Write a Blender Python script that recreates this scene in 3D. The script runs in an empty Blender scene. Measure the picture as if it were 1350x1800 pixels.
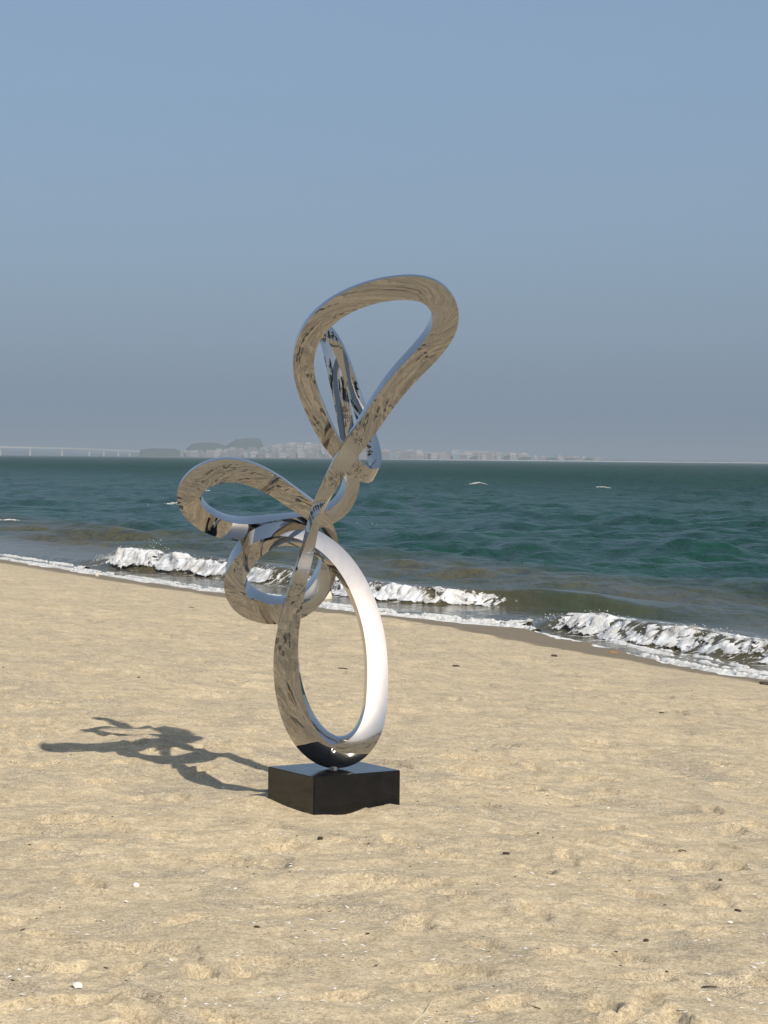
import bpy, bmesh, math, random
import numpy as np
from mathutils import Vector, Matrix

scene = bpy.context.scene
R = math.radians
random.seed(7)

# ------------------------------------------------------------------ camera
cam_data = bpy.data.cameras.new('camera')
cam_data.sensor_fit = 'VERTICAL'
cam_data.sensor_height = 36.0
cam_data.lens = 80.08
cam_data.clip_start = 0.1
cam_data.clip_end = 60000
cam = bpy.data.objects.new('camera', cam_data)
scene.collection.objects.link(cam)
PITCH, ROLL, EYE = 0.0236, 0.0104, 2.2
_f = Vector((0, math.cos(PITCH), -math.sin(PITCH)))
_u0 = Vector((0, math.sin(PITCH), math.cos(PITCH)))
_x = Vector((1, 0, 0))
_u = _u0 * math.cos(ROLL) - _x * math.sin(ROLL)
_r = _x * math.cos(ROLL) + _u0 * math.sin(ROLL)
cam.matrix_world = Matrix(((_r.x, _u.x, -_f.x, 0), (_r.y, _u.y, -_f.y, 0), (_r.z, _u.z, -_f.z, EYE), (0, 0, 0, 1)))
scene.camera = cam

# ------------------------------------------------------------------ sky, sun, exposure
SUN_DIR = Vector((0.64, -1.40, 1.0)).normalized()          # towards the sun
SUN_EL = math.asin(SUN_DIR.z)
SUN_AZ = math.atan2(SUN_DIR.x, SUN_DIR.y)                   # clockwise from +Y
world = bpy.data.worlds.new('World')
scene.world = world
world.use_nodes = True
wn = world.node_tree
wn.nodes.clear()
w_out = wn.nodes.new('ShaderNodeOutputWorld')
w_bg = wn.nodes.new('ShaderNodeBackground')
w_sky = wn.nodes.new('ShaderNodeTexSky')
w_sky.sky_type = 'NISHITA'
w_sky.sun_disc = False
w_sky.sun_elevation = SUN_EL
w_sky.sun_rotation = SUN_AZ
w_sky.altitude = 0
w_sky.air_density = 1.0
w_sky.dust_density = 3.5
w_sky.ozone_density = 3.0
w_bg.inputs['Strength'].default_value = 0.075
# an even veil of sea haze over the whole sky
w_mix = wn.nodes.new('ShaderNodeMix')
w_mix.data_type = 'RGBA'
w_mix.inputs[0].default_value = 0.4
w_mix.inputs[7].default_value = (5.15, 7.35, 10.7, 1)
wn.links.new(w_sky.outputs[0], w_mix.inputs[6])
wn.links.new(w_mix.outputs[2], w_bg.inputs['Color'])
wn.links.new(w_bg.outputs[0], w_out.inputs['Surface'])

sun_data = bpy.data.lights.new('sun', 'SUN')
sun_data.energy = 4.6
sun_data.angle = R(0.53)
sun_data.color = (1.0, 0.93, 0.82)
sun = bpy.data.objects.new('sun', sun_data)
scene.collection.objects.link(sun)
sun.rotation_euler = SUN_DIR.to_track_quat('Z', 'Y').to_euler()

vs = scene.view_settings
vs.view_transform = 'Standard'
vs.look = 'None'
vs.exposure = 0.0
vs.gamma = 1.0
vs.use_curve_mapping = False

scene.render.engine = 'CYCLES'
cy = scene.cycles
cy.use_denoising = True
try:
    cy.denoiser = 'OPENIMAGEDENOISE'
except Exception:
    pass
cy.max_bounces = 8
cy.glossy_bounces = 6
cy.diffuse_bounces = 3
cy.transmission_bounces = 4
cy.volume_bounces = 1
cy.transparent_max_bounces = 8
cy.sample_clamp_indirect = 8.0
cy.caustics_reflective = False
cy.caustics_refractive = False

# ------------------------------------------------------------------ helpers
COL = scene.collection

def tag(o, label=None, category=None, group=None, kind=None):
    for k, v in (('label', label), ('category', category), ('group', group), ('kind', kind)):
        if v:
            o[k] = v
    return o

def empty(name, loc):
    o = bpy.data.objects.new(name, None)
    o.empty_display_size = 0.1
    o.location = loc
    COL.objects.link(o)
    return o

def mesh_obj(name, verts, faces, mat, parent=None, smooth=False, loc=None):
    me = bpy.data.meshes.new(name)
    me.from_pydata([tuple(v) for v in verts], [], [tuple(f) for f in faces])
    me.update()
    if smooth:
        me.polygons.foreach_set('use_smooth', [True] * len(me.polygons))
    if mat:
        me.materials.append(mat)
    o = bpy.data.objects.new(name, me)
    if loc is not None:
        o.location = loc
    COL.objects.link(o)
    if parent:
        o.parent = parent
    return o

def fast_mesh(name, verts, quads, smooth=True):
    """numpy verts (N,3) and faces (M,k) -> mesh"""
    me = bpy.data.meshes.new(name)
    verts = np.asarray(verts, dtype=np.float32)
    quads = np.asarray(quads, dtype=np.int32)
    k = quads.shape[1]
    me.vertices.add(len(verts))
    me.vertices.foreach_set('co', verts.ravel())
    me.loops.add(quads.size)
    me.loops.foreach_set('vertex_index', quads.ravel())
    me.polygons.add(len(quads))
    me.polygons.foreach_set('loop_start', np.arange(0, quads.size, k, dtype=np.int32))
    me.polygons.foreach_set('loop_total', np.full(len(quads), k, dtype=np.int32))
    me.polygons.foreach_set('use_smooth', np.full(len(quads), smooth, dtype=bool))
    me.update(calc_edges=True)
    me.validate()
    return me

def link_mesh(name, me, mat, parent=None, loc=None):
    o = bpy.data.objects.new(name, me)
    if mat:
        me.materials.append(mat)
    if loc is not None:
        o.location = loc
    COL.objects.link(o)
    if parent:
        o.parent = parent
    return o

def grid_faces(nr, nc):
    i = np.arange((nr - 1) * nc).reshape(nr - 1, nc)[:, :-1]
    return np.stack([i, i + 1, i + nc + 1, i + nc], -1).reshape(-1, 4)

def float_attr(me, name, values):
    a = me.attributes.new(name, 'FLOAT', 'POINT')
    a.data.foreach_set('value', np.asarray(values, dtype=np.float32).ravel())

class NT:
    """small helper around a material node tree"""
    def __init__(self, name):
        self.m = bpy.data.materials.new(name)
        self.m.use_nodes = True
        self.t = self.m.node_tree
        self.b = self.t.nodes['Principled BSDF']
        self.out = self.t.nodes['Material Output']
    def n(self, kind, **kw):
        nd = self.t.nodes.new(kind)
        for k, v in kw.items():
            if k in nd.inputs:
                nd.inputs[k].default_value = v
            else:
                setattr(nd, k, v)
        return nd
    def l(self, a, b):
        self.t.links.new(a, b)
    def noise(self, vec, scale, detail=3.0, rough=0.55, dist=0.0):
        nd = self.n('ShaderNodeTexNoise')
        nd.inputs['Scale'].default_value = scale
        nd.inputs['Detail'].default_value = detail
        nd.inputs['Roughness'].default_value = rough
        nd.inputs['Distortion'].default_value = dist
        if vec is not None:
            self.l(vec, nd.inputs['Vector'])
        return nd
    def ramp(self, fac, stops):
        nd = self.n('ShaderNodeValToRGB')
        cr = nd.color_ramp
        while len(cr.elements) < len(stops):
            cr.elements.new(0.5)
        for e, (p, c) in zip(cr.elements, stops):
            e.position = p
            e.color = c if len(c) == 4 else (*c, 1)
        self.l(fac, nd.inputs[0])
        return nd
    def mix(self, fac, a, b, mode='MIX'):
        nd = self.n('ShaderNodeMix', data_type='RGBA', blend_type=mode)
        for s, v in ((0, fac), (6, a), (7, b)):
            if hasattr(v, 'links') or hasattr(v, 'is_linked'):
                self.l(v, nd.inputs[s])
            else:
                nd.inputs[s].default_value = v if s == 0 else (v if len(v) == 4 else (*v, 1))
        return nd.outputs[2]
    def math(self, op, a, b=None, clamp=False):
        nd = self.n('ShaderNodeMath', operation=op, use_clamp=clamp)
        for i, v in enumerate((a, b)):
            if v is None:
                continue
            if hasattr(v, 'is_linked'):
                self.l(v, nd.inputs[i])
            else:
                nd.inputs[i].default_value = v
        return nd.outputs[0]
    def set(self, **kw):
        for k, v in kw.items():
            k = k.replace('_', ' ')
            if k not in self.b.inputs:
                continue
            if hasattr(v, 'is_linked'):
                self.l(v, self.b.inputs[k])
            else:
                self.b.inputs[k].default_value = v if not isinstance(v, tuple) or len(v) == 4 else (*v, 1)

# numpy gradient noise ------------------------------------------------
_rng = np.random.RandomState(11)
_perm = _rng.permutation(512)
_grad = _rng.randn(512, 2)
_grad /= np.linalg.norm(_grad, axis=1)[:, None]

def gnoise(x, y, seed=0):
    x = np.asarray(x, dtype=np.float64) + seed * 17.31
    y = np.asarray(y, dtype=np.float64) - seed * 9.77
    xi = np.floor(x).astype(np.int64); yi = np.floor(y).astype(np.int64)
    xf = x - xi; yf = y - yi
    def g(ix, iy, dx, dy):
        h = _perm[(_perm[ix & 511] + iy) & 511]
        return _grad[h, 0] * dx + _grad[h, 1] * dy
    u = xf ** 3 * (xf * (xf * 6 - 15) + 10); v = yf ** 3 * (yf * (yf * 6 - 15) + 10)
    a = g(xi, yi, xf, yf); b = g(xi + 1, yi, xf - 1, yf)
    c = g(xi, yi + 1, xf, yf - 1); d = g(xi + 1, yi + 1, xf - 1, yf - 1)
    return 1.41 * ((a + u * (b - a)) + v * ((c + u * (d - c)) - (a + u * (b - a))))

def fbm(x, y, oct=4, seed=0, gain=0.5):
    s = 0; amp = 1.0; f = 1.0
    for k in range(oct):
        s = s + amp * gnoise(x * f, y * f, seed + k * 3)
        amp *= gain; f *= 2.03
    return s

def smooth(e0, e1, x):
    t = np.clip((x - e0) / (e1 - e0), 0, 1)
    return t * t * (3 - 2 * t)

# ------------------------------------------------------------------ the beach
# the shore runs obliquely: AL points along it, NO points out to sea
AL = np.array([0.426, -0.905]); NO = np.array([0.905, 0.426])
WL_S = np.array([-400, -60, -46.6, -41.3, -36.4, -31.4, -29.0, -27.5, -26.0, -23.6, -21.7, -20.1, -19.1, -10, 400])
WL_N = np.array([12.5, 13.0, 13.05, 13.03, 13.16, 13.34, 13.56, 13.95, 14.25, 13.85, 13.45, 13.25, 13.3, 13.4, 13.4])
DRY_S = np.array([-400, -44.1, -37.1, -32.6, -29.6, -26.5, -23.2, -21.6, -20.5, -18.4, 400])
DRY_N = np.array([12.0, 12.36, 12.38, 12.62, 12.66, 12.68, 12.85, 12.98, 12.92, 12.83, 12.8])

def shore_sn(x, y):
    return x * AL[0] + y * AL[1], x * NO[0] + y * NO[1]

def inland(x, y):
    s, n = shore_sn(x, y)
    w = np.interp(s, WL_S, WL_N)
    return w - n, s, n

_fr = np.random.RandomState(5)
FOOT = []
for k in range(420):
    yy = 5.6 + 24 * _fr.rand() ** 1.3
    xx = (_fr.rand() - 0.5) * 0.42 * yy
    FOOT.append((xx, yy, _fr.rand() * math.tau, 0.10 + 0.05 * _fr.rand(), 0.045 + 0.02 * _fr.rand(), 0.010 + 0.014 * _fr.rand()))
# two trails of footprints crossing the dry sand
for (tx, ty, ta, tn) in ((-0.9, 12.2, 0.18, 6), (0.75, 13.6, -0.35, 7), (0.9, 8.1, 2.3, 4)):
    for k in range(tn):
        sd = 0.09 if k % 2 else -0.09
        FOOT.append((tx + 0.66 * k * math.cos(ta) - sd * math.sin(ta), ty + 0.66 * k * math.sin(ta) + sd * math.cos(ta), ta + 0.15 * (1 if k % 2 else -1), 0.135, 0.052, 0.022))
# a few long scuffs that show in the foreground
FOOT += [(1.10, 9.47, 2.95, 0.17, 0.03, 0.022), (1.05, 8.96, 2.8, 0.16, 0.04, 0.018), (0.27, 8.95, 2.6, 0.13, 0.035, 0.018),
         (0.55, 11.9, 2.75, 0.22, 0.04, 0.022), (0.75, 11.5, 2.75, 0.3, 0.04, 0.024), (0.95, 11.05, 2.8, 0.22, 0.035, 0.02),
         (0.55, 12.4, 2.9, 0.2, 0.05, 0.018), (-1.5, 9.05, 0.4, 0.09, 0.07, 0.016), (-1.27, 8.65, 0.3, 0.08, 0.06, 0.016), (-.53, 8.5, .9, .06, .05, .016)]

def sand_height(x, y):
    d, s, n = inland(x, y)
    z = np.where(d < 9.0, 0.071 * d, 0.639 + 0.02 * (d - 9.0))
    z = np.where(d > 40, 0.639 + 0.02 * 31 + 0.004 * (d - 40), z)
    near = 1 - 0.8 * smooth(12, 30, np.abs(y - 8))
    dry = smooth(0.7, 2.2, d)
    r2 = (x - 0.0) ** 2 + (y - 10) ** 2
    h = 0.022 * fbm(x / 1.9, y / 1.5, 2, 1)
    # soft wind-blown and trodden hollows with firmer creases
    a = fbm(x / 0.52 + 0.3 * fbm(x / 0.8, y / 0.8, 2, 9), y / 0.40, 3, 2)
    h = h + 0.013 * a + 0.034 * fbm(x / 0.85, y / 0.75, 2, 95) + 0.018 * np.abs(gnoise(x / 0.34 + 0.4 * gnoise(x / 0.5, y / 0.5, 92), y / 0.30, 91)) * np.clip(0.6 + 0.9 * gnoise(x / 1.6, y / 1.6, 93), 0.1, 1.2)
    b = gnoise((x * 0.86 + y * 0.5) / 0.55 + 0.5 * gnoise(x / 0.4, y / 0.4, 21), (y * 0.86 - x * 0.5) / 0.17, 4)
    h = h + 0.008 * np.clip(b, -0.15, 1)
    c = gnoise(x / 0.16, y / 0.13, 7)
    patchy = 0.45 + 0.9 * np.clip(0.5 + gnoise(x / 0.6, y / 0.6, 15), 0, 1)
    h = h + near * patchy * (0.0060 * c + 0.0042 * fbm(x / 0.062, y / 0.062, 2, 8))
    ft = np.zeros_like(x)
    for (fx, fy, an, lx, ly, dp) in FOOT:
        m = (np.abs(x - fx) < 0.6) & (np.abs(y - fy) < 0.6)
        if not m.any():
            continue
        dx = x[m] - fx; dy = y[m] - fy
        u = (dx * math.cos(an) + dy * math.sin(an)) / lx; v = (-dx * math.sin(an) + dy * math.cos(an)) / ly
        q = np.sqrt(u * u + v * v) + 0.18 * gnoise(dx / 0.05, dy / 0.05, 31)
        ft[m] += 1.4 * dp * (-(1 - smooth(0.68, 1.0, q)) + 0.25 * np.exp(-((q - 1.25) / 0.28) ** 2))
    nb = 1 - np.exp(-((x + 0.21) ** 2 + (y - 10.0) ** 2) / 0.30)       # calmer round the plinth
    z = z + (h + ft) * (0.25 + 0.75 * dry) * (0.35 + 0.65 * nb)
    # how the sand lies against the plinth
    lo = np.exp(-(((x + 0.21) / 0.55) ** 2 + ((y - 10.05) / 0.45) ** 2) * 1.0)
    z = z * (1 - lo) + lo * (0.652 + 0.35 * (h + ft))
    z = z + 0.024 * np.exp(-(((x - 0.02) / 0.08) ** 2 + ((y - 9.93) / 0.09) ** 2))
    z = z - 0.022 * np.exp(-(((x + 0.14) / 0.10) ** 2 + ((y - 9.86) / 0.08) ** 2))
    z = z + 0.030 * np.exp(-(((x + 0.60) / 0.12) ** 2 + ((y - 10.12) / 0.14) ** 2))
    return z

def spread_axis(lo, hi, step, out_lo, out_hi, g_lo, g_hi):
    a = list(np.arange(lo, hi + 1e-6, step))
    st = step; v = a[-1]; up = []
    while v < out_hi:
        st *= g_hi; v += st; up.append(v)
    st = step; v = a[0]; dn = []
    while v > out_lo:
        st *= g_lo; v -= st; dn.append(v)
    return np.array(dn[::-1] + a + up)

gx = spread_axis(-2.4, 2.6, 0.0145, -600, 400, 1.045, 1.045)
gy = spread_axis(5.7, 12.6, 0.0145, -500, 75, 1.07, 1.009)
GX, GY = np.meshgrid(gx, gy)
GZ = sand_height(GX.ravel(), GY.ravel())
d_in, s_, n_ = inland(GX.ravel(), GY.ravel())
dryline = np.interp(s_, WL_S, WL_N) - np.interp(s_, DRY_S, DRY_N)
edge = 0.10 * fbm(GX.ravel() / 0.7, GY.ravel() / 0.7, 3, 40)
wet = 1 - smooth(-0.06, 0.10, d_in - dryline + edge)
me = fast_mesh('sand', np.column_stack([GX.ravel(), GY.ravel(), GZ]), grid_faces(len(gy), len(gx)))
float_attr(me, 'wet', wet)

sm = NT('sand')
_geo = sm.n('ShaderNodeNewGeometry')
pos = _geo.outputs['Position']
big = sm.noise(pos, 0.9, 4, 0.55)
mid = sm.noise(pos, 5.0, 4, 0.6, 0.4)
fine = sm.noise(pos, 42.0, 3, 0.6)
grain = sm.noise(pos, 210.0, 2, 0.6)
c1 = sm.ramp(mid.outputs[0], [(0.30, (0.436, 0.356, 0.234)), (0.52, (0.515, 0.420, 0.276)), (0.75, (0.588, 0.481, 0.320))])
c2 = sm.mix(sm.ramp(big.outputs[0], [(0.42, (0, 0, 0)), (0.62, (0.35,) * 3)]).outputs[0], c1.outputs[0], (0.405, 0.336, 0.232))
# coarse, shelly drifts: greyer and speckled
mask_n = sm.noise(pos, 2.6, 5, 0.62, 0.8)
mask = sm.ramp(mask_n.outputs[0], [(0.50, (0, 0, 0)), (0.64, (1, 1, 1))])
speck = sm.ramp(grain.outputs[0], [(0.30, (0.15, 0.12, 0.09)), (0.44, (0.36, 0.30, 0.215)), (0.60, (0.46, 0.39, 0.28)), (0.74, (0.74, 0.68, 0.57))])
c3 = sm.mix(sm.math('MULTIPLY', mask.outputs[0], 0.75), c2, speck.outputs[0])
soft = sm.ramp(grain.outputs[0], [(0.30, (0.62,) * 3), (0.48, (0.98,) * 3), (0.72, (1.22,) * 3)])
c4 = sm.mix(0.8, c3, soft.outputs[0], 'MULTIPLY')
fs = sm.ramp(fine.outputs[0], [(0.30, (0.76,) * 3), (0.62, (1.07,) * 3)])
m14 = sm.noise(pos, 15.0, 3, 0.6)
c45 = sm.mix(1.0, c4, sm.ramp(m14.outputs[0], [(0.32, (0.84, 0.83, 0.82)), (0.6, (1.05,) * 3)]).outputs[0], 'MULTIPLY')
g90 = sm.noise(pos, 95.0, 2, 0.7)
c45 = sm.mix(1.0, c45, sm.ramp(g90.outputs[0], [(0.30, (0.58,) * 3), (0.45, (0.97,) * 3), (0.58, (1.04,) * 3), (0.72, (1.35,) * 3)]).outputs[0], 'MULTIPLY')
c5 = sm.mix(0.8, c45, fs.outputs[0], 'MULTIPLY')
wa = sm.n('ShaderNodeAttribute', attribute_name='wet')
wetc = sm.mix(mid.outputs[0], (0.150, 0.116, 0.068), (0.215, 0.170, 0.104))
c6 = sm.mix(wa.outputs['Fac'], c5, wetc)
rough = sm.math('SUBTRACT', 0.97, sm.math('MULTIPLY', wa.outputs['Fac'], 0.40))
hsum = sm.math('ADD', sm.math('MULTIPLY', fine.outputs[0], 1.0), sm.math('MULTIPLY', grain.outputs[0], sm.math('ADD', 0.25, sm.math('MULTIPLY', mask.outputs[0], 0.5))))
bp = sm.n('ShaderNodeBump')
bp.inputs['Distance'].default_value = 0.008
sm.l(sm.math('SUBTRACT', 0.75, sm.math('MULTIPLY', wa.outputs['Fac'], 0.6)), bp.inputs['Strength'])
sm.l(hsum, bp.inputs['Height'])
sm.set(Diffuse_Roughness=0.35, Base_Color=c6, Roughness=rough, Normal=bp.outputs[0], Specular_IOR_Level=0.25)
sand = link_mesh('sand', me, sm.m)
tag(sand, kind='structure')

# ------------------------------------------------------------------ the sea
# lines of the breaking waves (toe of the broken front), in shore coordinates
WAVE_A_S = np.array([-60, -50, -44, -42.2, -40.7, -38.2, -35.9, -31.9, -30.8, -30.3, -28.8, -27.8, -26, -20])
WAVE_A_N = np.array([13.6, 13.7, 13.8, 13.95, 14.5, 14.8, 14.95, 14.75, 15.3, 15.9, 16.4, 16.9, 17.6, 19.0])
WAVE_A_H = np.array([0.0, 0.02, 0.10, 0.22, 0.30, 0.30, 0.26, 0.24, 0.26, 0.25, 0.24, 0.16, 0.0, 0.0])
WAVE_B_S = np.array([-30, -27, -25.7, -24.3, -22.8, -21.6, -20.6, -17, -10, 10])
WAVE_B_N = np.array([14.9, 14.6, 14.4, 14.4, 14.3, 14.3, 14.35, 14.4, 14.4, 14.4])
WAVE_B_H = np.array([0.0, 0.05, 0.20, 0.24, 0.24, 0.22, 0.22, 0.2, 0.1, 0.0])

_wr = np.random.RandomState(3)
COMP = []
for k in range(46):
    lam = 0.9 * (8.5 / 0.9) ** (_wr.rand() ** 1.1)
    ang = _wr.randn() * 0.62 + math.atan2(-NO[1] - 0.55, -NO[0] + 0.1)
    COMP.append((lam, ang, 0.0100 * lam ** 0.72 * (0.6 + 0.8 * _wr.rand()), _wr.rand() * math.tau))

def wave_profile(u):
    """u: metres seaward of the toe; steep in front, long behind"""
    return smooth(-0.05, 0.38, u) * (1 - smooth(0.45, 2.6, u))

def sea_height(x, y):
    d, s, n = inland(x, y)
    off = -d
    r = np.hypot(x, y)
    eta = np.zeros_like(x)
    for lam, ang, amp, ph in COMP:
        kx, ky = math.cos(ang) * math.tau / lam, math.sin(ang) * math.tau / lam
        th = kx * x + ky * y + ph
        eta += amp * (np.sin(th) + 0.22 * np.sin(2 * th + 0.6))
    eta += 0.05 * fbm(x / 1.3, y / 1.1, 3, 50)
    group = 0.75 + 0.5 * gnoise(x / 14, y / 22, 60)
    # low swells rolling in behind the break
    sw = 0.11 * np.exp(-((off - 9.5 - 0.8 * gnoise(s / 9, s * 0, 61)) / 0.8) ** 2) * (0.5 + 0.5 * np.clip(gnoise(s / 7, s * 0 + 4, 62) * 2, -1, 1))
    sw = sw + 0.10 * np.exp(-((off - 16 - 1.2 * gnoise(s / 9, s * 0 + 8, 63)) / 1.1) ** 2) * (0.5 + 0.5 * np.clip(gnoise(s / 8, s * 0 + 5, 64) * 2, -1, 1))
    z = eta * group * smooth(0.8, 7.0, off) * (1 - 0.55 * smooth(250, 700, r)) + sw
    z = z + 0.008 * fbm(x / 0.5, y / 0.7, 2, 70) * smooth(0.05, 0.8, off)
    uA = n - np.interp(s, WAVE_A_S, WAVE_A_N) + 0.12 * gnoise(s / 0.9, s * 0, 65)
    uB = n - np.interp(s, WAVE_B_S, WAVE_B_N) + 0.12 * gnoise(s / 0.9, s * 0 + 3, 66)
    z = z + np.interp(s, WAVE_A_S, WAVE_A_H) * wave_profile(uA) * (1 + 0.2 * gnoise(s / 1.3, s * 0, 67))
    z = z + np.interp(s, WAVE_B_S, WAVE_B_H) * wave_profile(uB) * (1 + 0.2 * gnoise(s / 1.3, s * 0 + 9, 68))
    return z, off, s, n

th = np.concatenate([np.linspace(-125, -12, 70)[:-1], np.linspace(-12, 12, 680), np.linspace(12, 150, 80)[1:]]) * math.pi / 180
rr = np.concatenate([1 / np.linspace(1 / 17.5, 1 / 420, 680), np.geomspace(430, 11000, 46)])
TH, RR = np.meshgrid(th, rr)
SX = (np.sin(TH) * RR).ravel(); SY = (np.cos(TH) * RR).ravel()
SZ, off, ss_, nn_ = sea_height(SX, SY)
SZ = np.where(off < -1.5, -0.25, SZ)
mesea = fast_mesh('sea', np.column_stack([SX, SY, SZ]), grid_faces(len(rr), len(th)))
# silt stirred up along the shore, and lacy foam on the backwash
silt = 1 - smooth(-5.0, 5.0, off - 6.8 + 4.2 * fbm(ss_ / 11, nn_ / 4.0, 3, 80))
uA = nn_ - np.interp(ss_, WAVE_A_S, WAVE_A_N); uB = nn_ - np.interp(ss_, WAVE_B_S, WAVE_B_N)
foam = np.maximum.reduce([
    0.62 * (1 - smooth(0.0, 0.16, off)),
    0.33 * smooth(0.05, 0.3, off) * (1 - smooth(1.2, 2.2, off)),
    0.40 * smooth(-0.7, -0.1, uB) * (1 - smooth(0.5, 1.6, uB)) * smooth(-27, -25, ss_),
    0.40 * smooth(-0.5, -0.1, uA) * (1 - smooth(0.3, 0.9, uA)) * (1 - smooth(-31.5, -30.0, ss_)) * smooth(-44, -41, ss_)])
float_attr(mesea, 'silt', silt)
float_attr(mesea, 'foam', foam)
float_attr(mesea, 'chop', smooth(6, 150, off))
float_attr(mesea, 'calm', 1 - smooth(1.6, 6.0, off))

wm = NT('sea_water')
_geo = wm.n('ShaderNodeNewGeometry')
pos = _geo.outputs['Position']
wsilt = wm.n('ShaderNodeAttribute', attribute_name='silt')
wfoam = wm.n('ShaderNodeAttribute', attribute_name='foam')
patch = wm.noise(pos, 0.06, 4, 0.6)
deep = wm.mix(wm.ramp(patch.outputs[0], [(0.35, (0, 0, 0)), (0.65, (1, 1, 1))]).outputs[0], (0.007, 0.042, 0.033), (0.012, 0.054, 0.037))
siltc = wm.mix(wm.noise(pos, 0.5, 4).outputs[0], (0.070, 0.064, 0.036), (0.115, 0.095, 0.052))
body = wm.mix(wsilt.outputs['Fac'], deep, siltc)
mapn = wm.n('ShaderNodeMapping')
mapn.inputs['Rotation'].default_value = (0, 0, R(64.8))
mapn.inputs['Scale'].default_value = (1.0, 2.2, 1.0)
wm.l(pos, mapn.inputs['Vector'])
lace = wm.noise(mapn.outputs[0], 3.2, 6, 0.68, 1.2)
fm = wm.math('GREATER_THAN', wm.math('ADD', lace.outputs[0], wfoam.outputs['Fac']), 0.98)
fsoft = wm.ramp(wm.math('ADD', lace.outputs[0], wfoam.outputs['Fac']), [(0.955, (0, 0, 0)), (1.0, (1, 1, 1))])
fsoft.color_ramp.elements[1].position = 1.0
colr = wm.mix(fsoft.outputs[0], body, (0.80, 0.79, 0.75))
rip = wm.noise(pos, 3.0, 4, 0.62)
rip2 = wm.noise(pos, 0.8, 5, 0.66)
wb = wm.n('ShaderNodeBump')
wb.inputs['Strength'].default_value = 0.55
wb.inputs['Distance'].default_value = 0.55
mapw = wm.n('ShaderNodeMapping')
mapw.inputs['Rotation'].default_value = (0, 0, R(-12))
mapw.inputs['Scale'].default_value = (0.42, 0.16, 1.0)
wm.l(pos, mapw.inputs['Vector'])
rip3 = wm.noise(mapw.outputs[0], 1.0, 4, 0.6)
wm.l(wm.math('ADD', wm.math('ADD', wm.math('MULTIPLY', rip.outputs[0], 0.35), wm.math('MULTIPLY', rip2.outputs[0], 1.0)), wm.math('MULTIPLY', rip3.outputs[0], 3.6)), wb.inputs['Height'])
wcalm = wm.n('ShaderNodeAttribute', attribute_name='calm')
wm.l(wm.math('SUBTRACT', 0.55, wm.math('MULTIPLY', wcalm.outputs['Fac'], 0.45)), wb.inputs['Strength'])
wchop = wm.n('ShaderNodeAttribute', attribute_name='chop')
wr = wm.math('ADD', wm.math('SUBTRACT', wm.math('ADD', 0.22, wm.math('MULTIPLY', wchop.outputs['Fac'], 0.36)), wm.math('MULTIPLY', wcalm.outputs['Fac'], 0.10)), wm.math('MULTIPLY', fsoft.outputs[0], 0.6))
wm.set(Base_Color=colr, Roughness=wr, IOR=1.14, Normal=wb.outputs[0])
sea = link_mesh('sea', mesea, wm.m)
tag(sea, kind='structure')

# ------------------------------------------------------------------ the steel sculpture
steel = NT('mirror_steel')
_tc = steel.n('ShaderNodeTexCoord')
_ns = steel.noise(_tc.outputs['Object'], 9.0, 2.0)
_bp = steel.n('ShaderNodeBump')
_bp.inputs['Strength'].default_value = 0.05
_bp.inputs['Distance'].default_value = 0.02
steel.l(_ns.outputs[0], _bp.inputs['Height'])
_sm = steel.noise(_tc.outputs['Object'], 60.0, 3.0)
_sr = steel.ramp(_sm.outputs[0], [(0.35, (0.012,) * 3), (0.8, (0.05,) * 3)])
steel.set(Base_Color=(0.585, 0.56, 0.53), Metallic=1.0, Roughness=_sr.outputs[0], Normal=_bp.outputs[0])

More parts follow.
